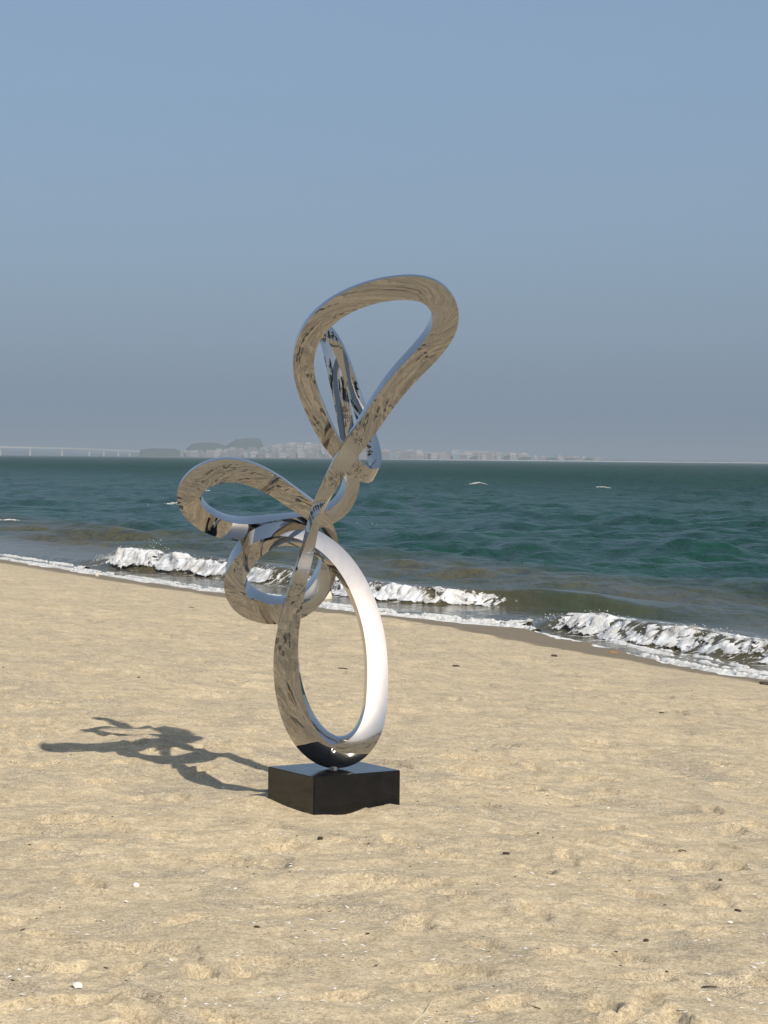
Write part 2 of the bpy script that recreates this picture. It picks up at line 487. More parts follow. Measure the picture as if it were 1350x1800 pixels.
# x, y, z of the centre line (metres, y away from the viewer), half width of the main face,
# half thickness, direction the main face looks
RIBBON = [
 (-0.214, 10.1, 0.8916, 0.0636, 0.0433, 0, -0.88, -0.5, 0.18),
 (-0.1182, 10.1, 0.9179, 0.0559, 0.0381, 0.12, -0.95, -0.3, 0.14),
 (-0.0484, 10.125, 1.0121, 0.0509, 0.0306, 0.22, -0.95, 0.1, 0.09),
 (-0.0298, 10.17, 1.1576, 0.0472, 0.0281, 0.2, -0.92, 0.28, 0.045),
 (-0.0346, 10.23, 1.3488, 0.0461, 0.0282, 0.19, -0.92, 0.31, 0.03),
 (-0.0751, 10.28, 1.5117, 0.0463, 0.0283, 0.19, -0.92, 0.33, 0.03),
 (-0.1542, 10.305, 1.6717, 0.0464, 0.0284, 0.2, -0.9, 0.36, 0.03),
 (-0.2713, 10.305, 1.7942, 0.0438, 0.0335, 0.22, -0.88, 0.42, 0.035),
 (-0.4483, 10.275, 1.8578, 0.0308, 0.0514, 0.1, -0.87, 0.48, 0.05),
 (-0.5927, 10.25, 1.7981, 0.0359, 0.0462, -0.3, -0.72, 0.62, 0.055),
 (-0.6688, 10.26, 1.6429, 0.054, 0.0411, -0.92, 0.4, 0, 0.055),
 (-0.6295, 10.3, 1.5613, 0.0542, 0.0491, -0.7, 0.4, -0.6, 0.055),
 (-0.512, 10.33, 1.5064, 0.0544, 0.0544, 0, 0.25, -0.97, 0.055),
 (-0.3679, 10.41, 1.5338, 0.0521, 0.0495, 0.5, 0.2, -0.85, 0.055),
 (-0.2785, 10.435, 1.6376, 0.047, 0.0418, 0.9, 0.25, -0.4, 0.055),
 (-0.2481, 10.42, 1.7691, 0.0417, 0.0339, 1, 0.2, 0.1, 0.055),
 (-0.2632, 10.36, 1.8698, 0.0388, 0.0311, 0.85, 0.15, 0.4, 0.055),
 (-0.3055, 10.28, 1.9413, 0.036, 0.0385, 0.7, -0.05, 0.7, 0.055),
 (-0.3921, 10.18, 2.0065, 0.0305, 0.0433, 0.6, -0.2, 0.8, 0.055),
 (-0.4871, 10.08, 2.0779, 0.0252, 0.0454, 0.4, -0.28, 0.9, 0.055),
 (-0.5942, 10.01, 2.1276, 0.0225, 0.0501, 0.2, -0.26, 0.95, 0.055),
 (-0.6822, 9.98, 2.1418, 0.0225, 0.0525, 0, -0.24, 0.97, 0.055),
 (-0.7834, 9.97, 2.1184, 0.025, 0.055, -0.55, -0.25, 0.83, 0.055),
 (-0.8535, 9.98, 2.0528, 0.03, 0.0525, -0.95, -0.05, 0.25, 0.055),
 (-0.8353, 10.04, 1.9694, 0.0352, 0.0478, -0.75, 0.35, -0.55, 0.055),
 (-0.7667, 10.1, 1.9132, 0.038, 0.043, -0.4, 0.42, -0.85, 0.055),
 (-0.6817, 10.23, 1.8798, 0.0384, 0.0436, -0.2, 0.42, -0.9, 0.055),
 (-0.5957, 10.335, 1.8775, 0.0466, 0.0414, 0, 0.45, -0.9, 0.055),
 (-0.5053, 10.385, 1.8899, 0.0442, 0.039, 0.1, 0.4, -0.9, 0.055),
 (-0.416, 10.42, 1.9002, 0.0417, 0.0365, 0.2, 0.3, -0.9, 0.055),
 (-0.3209, 10.455, 1.9159, 0.0418, 0.0366, 0.35, 0.3, -0.9, 0.055),
 (-0.2204, 10.5, 1.9577, 0.042, 0.0394, 0.6, 0.35, -0.7, 0.055),
 (-0.1714, 10.505, 2.029, 0.0367, 0.0315, 0.85, 0.45, -0.3, 0.055),
 (-0.1511, 10.5, 2.108, 0.0367, 0.0289, 0.95, 0.3, 0, 0.055),
 (-0.1599, 10.49, 2.2127, 0.0367, 0.0314, 1, 0.02, 0.05, 0.055),
 (-0.1796, 10.485, 2.3642, 0.0341, 0.0393, 0.97, -0.08, 0.1, 0.055),
 (-0.2098, 10.48, 2.5128, 0.0314, 0.0367, 0.97, -0.1, 0.12, 0.055),
 (-0.2481, 10.487, 2.6668, 0.0262, 0.0315, 0.97, -0.12, 0.15, 0.055),
 (-0.2781, 10.5, 2.7612, 0.0236, 0.0263, 0.9, -0.1, -0.1, 0.055),
 (-0.3045, 10.49, 2.8126, 0.021, 0.021, 0.6, -0.4, -0.7, 0.055),
 (-0.2774, 10.46, 2.7929, 0.0209, 0.0183, -0.1, -0.9, -0.5, 0.055),
 (-0.2185, 10.425, 2.7111, 0.0235, 0.0156, -0.25, -0.95, -0.2, 0.055),
 (-0.1811, 10.425, 2.618, 0.0261, 0.0156, -0.25, -0.95, -0.05, 0.055),
 (-0.1436, 10.42, 2.5117, 0.0273, 0.0156, -0.2, -0.9, 0.2, 0.055),
 (-0.1167, 10.41, 2.4338, 0.0286, 0.0156, -0.25, -0.9, 0.3, 0.055),
 (-0.0629, 10.37, 2.2783, 0.0311, 0.0155, -0.5, -0.8, 0.35, 0.055),
 (-0.0438, 10.34, 2.1931, 0.031, 0.0129, -0.75, -0.55, 0.4, 0.055),
 (-0.0482, 10.29, 2.1417, 0.0334, 0.0128, -0.92, 0, 0.4, 0.055),
 (-0.0886, 10.23, 2.1263, 0.037, 0.0179, -0.4, 0.85, 0.25, 0.055),
 (-0.1523, 10.18, 2.1819, 0.0369, 0.0229, -0.05, 1, 0.25, 0.055),
 (-0.2182, 10.14, 2.2471, 0.0355, 0.0253, 0.05, 1, 0.25, 0.055),
 (-0.2634, 10.1, 2.322, 0.0366, 0.0252, 0.1, 1, 0.22, 0.055),
 (-0.3284, 10.04, 2.4658, 0.0427, 0.0276, 0.15, 1, 0.2, 0.055),
 (-0.3602, 9.98, 2.6081, 0.0474, 0.03, -0.15, 1, 0.2, 0.055),
 (-0.3317, 9.91, 2.7289, 0.0471, 0.0298, -0.25, 1, 0.28, 0.055),
 (-0.2371, 9.84, 2.8315, 0.0456, 0.0222, -0.15, 1, 0.33, 0.055),
 (-0.0974, 9.78, 2.8997, 0.0478, 0.0171, -0.03, 1, 0.34, 0.055),
 (0.0677, 9.74, 2.93, 0.0512, 0.0146, 0, 1, 0.34, 0.055),
 (0.1891, 9.73, 2.9111, 0.0561, 0.0146, 0.05, 1, 0.33, 0.055),
 (0.2486, 9.75, 2.8453, 0.061, 0.0281, 0, 1, 0.3, 0.055),
 (0.2357, 9.78, 2.7571, 0.0538, 0.0379, -0.33, 1, 0.3, 0.055),
 (0.193, 9.8, 2.6846, 0.0515, 0.0392, -0.4, 1, 0.29, 0.055),
 (0.0579, 9.84, 2.5405, 0.0492, 0.0307, -0.4, 1, 0.28, 0.055),
 (-0.0196, 9.87, 2.43, 0.0468, 0.0271, -0.3, 1, 0.28, 0.055),
 (-0.0876, 9.885, 2.3236, 0.0444, 0.0247, -0.15, 1, 0.28, 0.055),
 (-0.1413, 9.895, 2.2467, 0.042, 0.0222, 0, 1, 0.25, 0.055),
 (-0.1873, 9.885, 2.1746, 0.0395, 0.0198, -0.1, 1, 0.22, 0.055),
 (-0.2263, 9.895, 2.1, 0.0371, 0.0173, -0.05, 1, 0.2, 0.055),
 (-0.2581, 9.905, 2.0427, 0.0297, 0.0173, 0.15, 0.95, 0.1, 0.055),
 (-0.2851, 9.915, 1.9853, 0.0223, 0.0173, 0.45, 0.85, 0, 0.055),
 (-0.2996, 9.92, 1.9354, 0.0174, 0.0198, 0.75, 0.65, -0.05, 0.055),
 (-0.3165, 9.925, 1.8731, 0.0186, 0.0199, 0.88, 0.45, 0, 0.055),
 (-0.3332, 9.93, 1.7834, 0.0224, 0.0248, 0.97, 0.2, 0, 0.055),
 (-0.3617, 9.92, 1.6892, 0.0273, 0.0298, 1, 0.1, 0, 0.055),
 (-0.396, 9.945, 1.5382, 0.0349, 0.0424, 1, 0.03, 0, 0.055),
 (-0.4159, 9.97, 1.4315, 0.04, 0.05, 1, 0, 0, 0.055),
 (-0.4235, 9.995, 1.3243, 0.0426, 0.0539, 1, 0, 0, 0.055),
 (-0.4136, 10.025, 1.2011, 0.0428, 0.0579, 0.97, 0, 0.2, 0.1),
 (-0.3809, 10.055, 1.0723, 0.043, 0.0607, 0.85, -0.1, 0.5, 0.14),
 (-0.3128, 10.085, 0.9532, 0.0432, 0.0635, 0.5, -0.4, 0.75, 0.18)
]

def cubic_spline(t, v, tt):
    """natural cubic spline through v(t), evaluated at tt, with derivative"""
    t = np.asarray(t, float); v = np.asarray(v, float)
    n = len(t); h = np.diff(t)
    A = np.zeros((n, n)); B = np.zeros((n, v.shape[1]))
    A[0, 0] = A[-1, -1] = 1
    for i in range(1, n - 1):
        A[i, i - 1] = h[i - 1]; A[i, i] = 2 * (h[i - 1] + h[i]); A[i, i + 1] = h[i]
        B[i] = 6 * ((v[i + 1] - v[i]) / h[i] - (v[i] - v[i - 1]) / h[i - 1])
    M = np.linalg.solve(A, B)
    k = np.clip(np.searchsorted(t, tt, 'right') - 1, 0, n - 2)
    hh = h[k][:, None]; a = (t[k + 1] - tt)[:, None]; b = (tt - t[k])[:, None]
    val = M[k] * a ** 3 / (6 * hh) + M[k + 1] * b ** 3 / (6 * hh) + (v[k] / hh - M[k] * hh / 6) * a + (v[k + 1] / hh - M[k + 1] * hh / 6) * b
    der = -M[k] * a ** 2 / (2 * hh) + M[k + 1] * b ** 2 / (2 * hh) - (v[k] / hh - M[k] * hh / 6) + (v[k + 1] / hh - M[k + 1] * hh / 6)
    return val, der

def unit(a):
    return a / np.linalg.norm(a, axis=-1, keepdims=True)

def build_ribbon():
    D = np.array(RIBBON, float)
    P = D[:, :3]; A = D[:, 3]; E = D[:, 4]; N = unit(D[:, 5:8]); Q = D[:, 8]
    n = len(P)
    # smooth the hand-measured points a little
    for lam in (0.3, -0.31, 0.3, -0.31):
        P = P + lam * (0.5 * (np.roll(P, 1, 0) + np.roll(P, -1, 0)) - P)
    T = unit(np.roll(P, -1, 0) - np.roll(P, 1, 0))
    N = unit(N - T * np.sum(N * T, 1, keepdims=True))
    pad = 6
    idx = np.arange(-pad, n + pad)
    PP = P[idx % n]
    AA = A[idx % n].copy(); EE = E[idx % n].copy(); NN = N[idx % n].copy(); TT = T[idx % n]; QQ = Q[idx % n]
    for q in range(len(idx)):
        if idx[q] < 0:      # a quarter turn of the square section joins the two ends
            NN[q] = np.cross(TT[q], NN[q]); AA[q], EE[q] = EE[q], AA[q]
        elif idx[q] >= n:
            NN[q] = np.cross(NN[q], TT[q]); AA[q], EE[q] = EE[q], AA[q]
    for _ in range(2):
        AA[1:-1] = .25 * AA[:-2] + .5 * AA[1:-1] + .25 * AA[2:]
        EE[1:-1] = .25 * EE[:-2] + .5 * EE[1:-1] + .25 * EE[2:]
        NN[1:-1] = unit(.25 * NN[:-2] + .5 * NN[1:-1] + .25 * NN[2:])
    seg = np.linalg.norm(np.diff(PP, axis=0), axis=1) ** 0.75
    t = np.concatenate([[0], np.cumsum(seg)])
    t0, t1 = t[pad], t[pad + n]
    M = 900
    tt = np.linspace(t0, t1, M, endpoint=False)
    pos, der = cubic_spline(t, PP, tt)
    oth, _ = cubic_spline(t, np.column_stack([AA, EE, NN, QQ]), tt)
    tan = unit(der)
    nn = oth[:, 2:5]
    nn = unit(nn - tan * np.sum(nn * tan, 1, keepdims=True))
    ss = np.cross(tan, nn)
    a = oth[:, 0:1]; e = oth[:, 1:2]
    K = 12                      # points per side
    s = np.linspace(-1, 1, K + 1)
    sec = []
    bul = oth[:, 5:6]
    # side order: +n, -s, -n, +s (each walks along the next direction)
    dirs = [(nn, ss, e, a), (ss, -nn, a, e), (-nn, -ss, e, a), (-ss, nn, a, e)]
    for (u, v, d, L) in dirs:
        for q in range(K):
            sq = s[q]
            sec.append(pos + u * (d + bul * L * (1 - sq * sq)) + v * L * sq)
    V = np.stack(sec, 1)        # M, 4K, 3
    W = 4 * K
    idv = np.arange(M * W).reshape(M, W)
    faces = []
    nxt = np.roll(idv, -1, 0).copy()
    nxt[-1] = np.roll(idv[0], SHIFT * K)
    f = np.stack([idv, np.roll(idv, -1, 1), np.roll(nxt, -1, 1), nxt], -1).reshape(-1, 4)
    me = fast_mesh('ribbon', V.reshape(-1, 3), f)
    # crisp arrises along the four corners
    sharp = np.zeros(len(me.edges), bool)
    ev = np.empty(len(me.edges) * 2, np.int32)
    me.edges.foreach_get('vertices', ev); ev = ev.reshape(-1, 2)
    c = ev % W
    sharp[(c[:, 0] % K == 0) & (c[:, 1] % K == 0) & (np.abs(ev[:, 0] - ev[:, 1]) >= W - 1 ) & (ev[:, 0] // W != ev[:, 1] // W)] = True
    at_ = me.attributes.new('sharp_edge', 'BOOLEAN', 'EDGE')
    at_.data.foreach_set('value', sharp)
    return me

SHIFT = 1
BASE_C = Vector((-0.211, 10.095, 0.0))
sculpture = empty('sculpture', (BASE_C.x, BASE_C.y, 0.55))
tag(sculpture, 'mirror-polished steel ribbon sculpture of knotted loops on a black stone block', 'sculpture')
bpy.context.view_layer.update()
inv = sculpture.matrix_world.inverted()
rib = link_mesh('ribbon', build_ribbon(), steel.m, sculpture)
rib.matrix_parent_inverse = inv

granite = NT('black_granite')
_tc = granite.n('ShaderNodeTexCoord')
_g1 = granite.noise(_tc.outputs['Object'], 260.0, 2.0)
_g2 = granite.noise(_tc.outputs['Object'], 14.0, 4.0, 0.6)
_gc = granite.ramp(_g1.outputs[0], [(0.55, (0.005, 0.005, 0.006)), (0.72, (0.013, 0.0125, 0.012))])
_gd = granite.ramp(_g2.outputs[0], [(0.5, (0, 0, 0)), (0.8, (0.007, 0.0055, 0.004))])
_gr = granite.ramp(_g2.outputs[0], [(0.3, (0.05,) * 3), (0.75, (0.22,) * 3)])
granite.set(Base_Color=granite.mix(1.0, _gc.outputs[0], _gd.outputs[0], 'ADD'), Roughness=_gr.outputs[0])
def block():
    bm = bmesh.new()
    bmesh.ops.create_cube(bm, size=1)
    for v in bm.verts:
        v.co = Vector((v.co.x * 0.45, v.co.y * 0.39, (v.co.z + 0.5) * 0.27))
    bmesh.ops.bevel(bm, geom=bm.edges[:], offset=0.003, segments=2, affect='EDGES')
    me = bpy.data.meshes.new('plinth'); bm.to_mesh(me); bm.free()
    return me
pl = link_mesh('plinth', block(), granite.m, sculpture)
pl.rotation_euler = (0, 0, R(33.5))
def pin():
    bm = bmesh.new()
    prof = [(0.0, 0.0), (0.024, 0.0), (0.024, 0.004), (0.011, 0.006), (0.010, 0.03), (0.0, 0.03)]
    rings = []
    for r, z in prof:
        rings.append([bm.verts.new((r * math.cos(k * math.tau / 24), r * math.sin(k * math.tau / 24), z)) for k in range(24)])
    for A_, B_ in zip(rings, rings[1:]):
        for k in range(24):
            try: bm.faces.new((A_[k], A_[(k + 1) % 24], B_[(k + 1) % 24], B_[k]))
            except ValueError: pass
    bmesh.ops.remove_doubles(bm, verts=bm.verts, dist=1e-5)
    me = bpy.data.meshes.new('mounting_pin'); bm.to_mesh(me); bm.free()
    return me
pn = link_mesh('mounting_pin', pin(), steel.m, sculpture)
pn.location = (0, 0, 0.2705)

# ------------------------------------------------------------------ breaking waves: tumbling foam and spray
fo = NT('sea_foam')
_geo = fo.n('ShaderNodeNewGeometry')
f1 = fo.noise(_geo.outputs['Position'], 4.5, 4, 0.6)
f2 = fo.noise(_geo.outputs['Position'], 38.0, 3, 0.6)
fcol = fo.ramp(f1.outputs[0], [(0.30, (0.42, 0.39, 0.33)), (0.42, (0.54, 0.53, 0.51)), (0.60, (0.76, 0.76, 0.755))])
fb = fo.n('ShaderNodeBump')
fb.inputs['Strength'].default_value = 0.5
fb.inputs['Distance'].default_value = 0.03
fo.l(f2.outputs[0], fb.inputs['Height'])
fo.set(Base_Color=fcol.outputs[0], Roughness=0.8, Normal=fb.outputs[0], Specular_IOR_Level=0.3)

# the same foam, torn open where it thins out
foh = NT('torn_foam')
_geo = foh.n('ShaderNodeNewGeometry')
f1 = foh.noise(_geo.outputs['Position'], 4.5, 4, 0.6)
f2 = foh.noise(_geo.outputs['Position'], 38.0, 3, 0.6)
f3 = foh.noise(_geo.outputs['Position'], 8.0, 6, 0.7, 0.8)
fcol = foh.ramp(f1.outputs[0], [(0.30, (0.42, 0.39, 0.33)), (0.42, (0.54, 0.53, 0.51)), (0.60, (0.76, 0.76, 0.755))])
fb = foh.n('ShaderNodeBump')
fb.inputs['Strength'].default_value = 0.5
fb.inputs['Distance'].default_value = 0.03
foh.l(f2.outputs[0], fb.inputs['Height'])
_ca = foh.n('ShaderNodeAttribute', attribute_name='cover')
_al = foh.ramp(foh.math('SUBTRACT', _ca.outputs['Fac'], foh.math('MULTIPLY', f3.outputs[0], 1.22)), [(0.0, (0, 0, 0)), (0.07, (1, 1, 1))])
foh.set(Base_Color=fcol.outputs[0], Roughness=0.8, Normal=fb.outputs[0], Specular_IOR_Level=0.3, Alpha=_al.outputs[0])

def ico(sub):
    bm = bmesh.new()
    bmesh.ops.create_icosphere(bm, subdivisions=sub, radius=1.0)
    v = np.array([p.co[:] for p in bm.verts]); f = np.array([[q.index for q in p.verts] for p in bm.faces])
    bm.free()
    return v, f
ICO1 = ico(1); ICO2 = ico(2)

def blobs(name, centres, radii, squash, base, mat, parent, rng, smooth_=True, rough=0.35):
    bv, bf = base
    n = len(centres)
    rotz = rng.rand(n) * math.tau
    c, s = np.cos(rotz)[:, None], np.sin(rotz)[:, None]
    jit = 1 + rough * (rng.rand(n, len(bv)) - 0.5)
    X = bv[None, :, 0] * jit; Y = bv[None, :, 1] * jit; Z = bv[None, :, 2] * jit
    V = np.stack([X * c - Y * s, X * s + Y * c, Z * squash], -1) * np.asarray(radii)[:, None, None] + np.asarray(centres)[:, None, :]
    F = bf[None] + (np.arange(n) * len(bv))[:, None, None]
    me = fast_mesh(name, V.reshape(-1, 3), F.reshape(-1, 3), smooth_)
    o = link_mesh(name, me, mat, parent)
    if parent:
        o.matrix_parent_inverse = parent.matrix_world.inverted()
    return o

def sn_xy(s, n):
    return s * AL[0] + n * NO[0], s * AL[1] + n * NO[1]

def breaker(label, S, N, s0, s1, hfun, wfun, seed, spray):
    """a broken wave front between shore positions s0..s1: heaped foam, lumps and thrown drops"""
    rng = np.random.RandomState(seed)
    cx, cy_ = sn_xy((s0 + s1) / 2, np.interp((s0 + s1) / 2, S, N))
    root = empty('breaking_wave', (cx, cy_, 0))
    tag(root, label, 'wave', 'waves breaking along the beach')
    bpy.context.view_layer.update()
    L = abs(s1 - s0)
    ns = int(L / 0.022); nv = 34
    s = np.linspace(s0, s1, ns)[:, None] * np.ones((1, nv))
    v = np.linspace(0, 1, nv)[None, :] * np.ones((ns, 1))
    t = (s - s0) / (s1 - s0)
    endf = smooth(0, 0.22, t) * (1 - smooth(0.72, 1.0, t))
    lump = np.clip(0.85 + 0.42 * gnoise(s / 0.9, s * 0 + seed, seed) + 0.18 * gnoise(s / 0.33, s * 0, seed + 1), 0.25, 1.4)
    hh = hfun(t) * endf * lump; ww = wfun(t) * (0.35 + 0.65 * endf)
    toe = np.interp(s, S, N) - 0.10 + 0.12 * gnoise(s / 0.4, s * 0 + 5, seed + 2)
    n = toe + v * ww
    prof = (0.55 * smooth(0, 0.12, v) + 0.45 * smooth(0.1, 0.5, v)) * (1 - 0.95 * smooth(0.55, 1.0, v))
    bil = np.abs(gnoise(s / 0.24, n / 0.2 + 0.4 * gnoise(s / .3, n / .3, seed + 8), seed + 3)) + 0.5 * np.abs(gnoise(s / 0.10, n / 0.10, seed + 4)) + 0.28 * np.abs(gnoise(s / 0.045, n / 0.045, seed + 5))
    x, y = sn_xy(s, n)
    zs, _, _, _ = sea_height(x.ravel(), y.ravel())
    zs = np.minimum(zs.reshape(s.shape), 0.22)
    z = zs * 0.75 - 0.03 + hh * prof * (0.90 + 0.22 * bil) - 0.06 * smooth(0.85, 1, v) - 0.05 * (1 - smooth(0, 0.06, v)) + 0.025 * bil * endf
    n2 = n - 0.10 * prof * (bil - 0.3)
    x, y = sn_xy(s, n2)
    me = fast_mesh('foam', np.column_stack([x.ravel(), y.ravel(), z.ravel()]), grid_faces(ns, nv))
    cover = (0.30 + 0.70 * smooth(0.0, 0.15, v) * (1 - smooth(0.45, 0.95, v))) * (0.25 + 0.75 * endf) * np.clip(0.85 + 0.5 * gnoise(s / 0.7, n / 0.3, seed + 12), 0.3, 1.2)
    float_attr(me, 'cover', cover)
    o = link_mesh('foam', me, foh.m, root)
    o.matrix_parent_inverse = root.matrix_world.inverted()
    tag(o, kind='stuff')
    # lumps thrown along the crest
    k = rng.choice(ns * nv, int(L * 40))
    w = (prof.ravel()[k] > 0.35) & (endf.ravel()[k] > 0.15) & (cover.ravel()[k] > 0.6)
    k = k[w]
    C = np.column_stack([x.ravel()[k], y.ravel()[k], z.ravel()[k] + rng.rand(len(k)) ** 2 * 0.05])
    b = blobs('foam_lumps', C, 0.003 + 0.008 * rng.rand(len(k)) ** 2, 0.8, ICO1, fo.m, root, rng)
    tag(b, kind='stuff')
    # drops of spray
    m = int(L * spray)
    ts = rng.rand(m); sv = s0 + (s1 - s0) * ts
    cl = np.clip(0.5 + 1.1 * gnoise(sv / 0.6, sv * 0 + 2, seed + 7), 0.05, 1.4)
    hz = hfun(ts) * smooth(0, .1, ts) * (1 - smooth(.88, 1, ts)) * (0.55 + cl * rng.rand(m) ** 1.8 * 1.25)
    nvv = np.interp(sv, S, N) + wfun(ts) * (0.15 + 0.45 * rng.rand(m))
    x, y = sn_xy(sv, nvv)
    d = blobs('spray', np.column_stack([x, y, hz + 0.04]), 0.002 + 0.006 * rng.rand(m) ** 3, 1.2, ico(1), fo.m, root, rng)
    tag(d, kind='stuff')
    return root

breaker('tall white breaking wave throwing up spray, behind the small loop of the sculpture', WAVE_A_S, WAVE_A_N, -43.6, -34.8,
        lambda t: 0.25 * (0.75 + 0.35 * np.sin(2.2 * np.pi * t + 0.3)), lambda t: 0.95 + 0 * t, 101, 900)
breaker('low white breaking wave that runs into a brown unbroken wave face', WAVE_A_S, WAVE_A_N, -35.6, -28.9,
        lambda t: 0.14 * (1.12 - 0.55 * t), lambda t: 0.85 - 0.3 * t, 202, 350)
breaker('wide white breaking wave nearest the wet sand, at the right edge', WAVE_B_S, WAVE_B_N, -26.6, -18.2,
        lambda t: 0.105 * (0.85 + 0.4 * np.sin(3.0 * np.pi * t + 0.2) ** 2), lambda t: 0.95 + 0 * t, 303, 350)

# foam left along the water's edge -------------------------------------
def foam_line(name, s0, s1, nfun, width, height, seed, gap=0.0):
    rng = np.random.RandomState(seed)
    ns = int(abs(s1 - s0) / 0.02); nv = 9
    s = np.linspace(s0, s1, ns)[:, None] * np.ones((1, nv))
    v = np.linspace(-1, 1, nv)[None, :] * np.ones((ns, 1))
    wob = 0.07 * gnoise(s / 0.9, s * 0, seed) + 0.03 * gnoise(s / 0.25, s * 0, seed + 1)
    wd = width * np.clip(0.65 + 0.8 * gnoise(s / 0.8, s * 0 + 3, seed + 2) + 0.3 * gnoise(s / 0.15, s * 0 + 3, seed + 5) - gap, 0.0, 2)
    n = nfun(s) + wob + v * wd
    x, y = sn_xy(s, n)
    zs, _, _, _ = sea_height(x.ravel(), y.ravel())
    g = np.maximum(zs, sand_height(x.ravel(), y.ravel())).reshape(s.shape)
    bil = np.abs(gnoise(x / 0.06, y / 0.06, seed + 3)) + 0.5 * np.abs(gnoise(x / 0.025, y / 0.025, seed + 4))
    z = g - 0.012 + (height * (1 - v * v) * (0.6 + bil) + 0.012) * smooth(0, 0.35, wd / width)
    me = fast_mesh(name, np.column_stack([x.ravel(), y.ravel(), z.ravel()]), grid_faces(ns, nv))
    o = link_mesh(name, me, fo2.m)
    tag(o, kind='stuff')
    return o
fo2 = NT('edge_foam')
_g2 = fo2.noise(fo2.n('ShaderNodeNewGeometry').outputs['Position'], 30.0, 3)
_c2 = fo2.ramp(_g2.outputs[0], [(0.3, (0.48, 0.45, 0.39)), (0.55, (0.75, 0.735, 0.70))])
_b2 = fo2.n('ShaderNodeBump'); _b2.inputs['Strength'].default_value = 0.6; _b2.inputs['Distance'].default_value = 0.01
fo2.l(_g2.outputs[0], _b2.inputs['Height'])
fo2.set(Base_Color=_c2.outputs[0], Roughness=0.85, Normal=_b2.outputs[0])
wl = lambda s: np.interp(s, WL_S, WL_N)
foam_line('edge_foam', -60, -25.6, lambda s: wl(s) + 0.05, 0.09, 0.035, 11)
foam_line('edge_foam', -21.9, -12, lambda s: wl(s) + 0.05, 0.11, 0.035, 12)
foam_line('edge_foam', -58, -42.5, lambda s: wl(s) + 0.62 + 0.01 * (s + 42), 0.10, 0.03, 13, 0.05)
foam_line('edge_foam', -34, -26.5, lambda s: wl(s) + 0.45, 0.12, 0.025, 14, 0.25)
foam_line('edge_foam', -44, -30, lambda s: wl(s) + 0.40, 0.09, 0.02, 16, 0.35)
foam_line('edge_foam', -24, -12, lambda s: wl(s) + 0.42, 0.12, 0.02, 17, 0.25)
foam_line('edge_foam', -30, -20, lambda s: wl(s) + 0.62, 0.10, 0.02, 15, 0.45)

# whitecaps out on the open water ---------------------------------------
def whitecap(centre, length, height, rng):
    n = int(length * 110)
    u = rng.randn(n) * 0.28
    x = centre[0] + u * length; y = centre[1] + rng.randn(n) * 0.16 * length ** 0.5
    zz, _, _, _ = sea_height(x, y)
    z = zz + 0.005 + 0.28 * height * rng.rand(n) * np.exp(-(u / 0.4) ** 2)
    return np.column_stack([x, y, z])
_rw = np.random.RandomState(77)
CAPS = [(-9.9, 103, 1.9, .30), (-1.0, 78.5, 1.3, .16), (23.0, 150, 1.3, .2), (7.8, 190, 1.6, .2), (17.5, 185, 1.6, .2),
        (18.3, 132, 1.3, .2), (-12.2, 74, .5, .08), (-11.8, 150, 1.0, .15), (26, 175, 1.0, .15), (5.5, 240, 1.8, .2), (8.2, 60, .5, .05), (20.5, 140, .7, .15)]
cc = np.concatenate([whitecap((a, b), l, h, _rw) for a, b, l, h in CAPS if l > 0])
wc = blobs('whitecap_foam', cc, 0.014 + 0.03 * _rw.rand(len(cc)) ** 2, 0.6, ICO1, fo2.m, None, _rw)
tag(wc, kind='stuff')

# ------------------------------------------------------------------ the far shore, four kilometres off
def plain(name, col, rough=0.9):
    m = NT(name)
    nz = m.noise(m.n('ShaderNodeNewGeometry').outputs['Position'], 0.35, 3)
    lo = tuple(c * 0.75 for c in col); hi = tuple(min(1, c * 1.15) for c in col)
    m.set(Base_Color=m.mix(nz.outputs[0], lo, hi), Roughness=rough)
    return m.m
m_land = plain('far_ground', (0.16, 0.15, 0.10))
m_beach = plain('far_sand', (0.52, 0.50, 0.45))
m_wood = plain('far_wood', (0.045, 0.065, 0.035))
m_conc = plain('bridge_concrete', (0.55, 0.55, 0.53))

SK_P = np.array([-900, -440, -380, -310, -235, -200, -165, -115, -75, -35, -5, 35, 75, 125, 175, 225, 275, 325, 375, 430, 700, 2500])
SK_H = np.array([2, 4, 8, 12, 18, 22, 24, 24, 22, 19, 14, 15, 14, 15, 13, 12, 10, 7, 5, 3.5, 2.5, 2.5])
def far_land():
    xs = np.concatenate([np.linspace(-440, 720, 240), np.linspace(740, 2600, 30)])
    ys = np.array([4002, 4006, 4014, 4040, 4080, 4140, 4210, 4290, 4400, 4700])
    X, Y = np.meshgrid(xs, ys)
    top = np.interp(X, SK_P, SK_H) - 8
    rise = smooth(4010, 4290, Y)
    Z = np.where(Y < 4004, -2.0, 0.7 + np.clip(top, 0.8, 40) * rise + 0.4 * gnoise(X / 20, Y / 20, 3))
    Z = Z * np.where(Y > 4500, 0.5, 1)
    return fast_mesh('far_land', np.column_stack([X.ravel(), Y.ravel(), Z.ravel()]), grid_faces(len(ys), len(xs)))
tag(link_mesh('far_land', far_land(), m_land), kind='structure')
def far_beach():
    xs = np.linspace(-80, 2500, 420)
    ys = np.array([3984, 3992, 4001, 4007])
    X, Y = np.meshgrid(xs, ys)
    w = smooth(-80, 230, X)
    Z = np.array([-0.6, 0.25, 1.2, 1.5])[:, None] * (0.35 + 0.85 * w) + 0.25 * gnoise(X / 30, Y / 50, 5) * w
    return fast_mesh('far_beach', np.column_stack([X.ravel(), Y.ravel(), Z.ravel()]), grid_faces(len(ys), len(xs)))
tag(link_mesh('far_beach', far_beach(), m_beach), kind='structure')

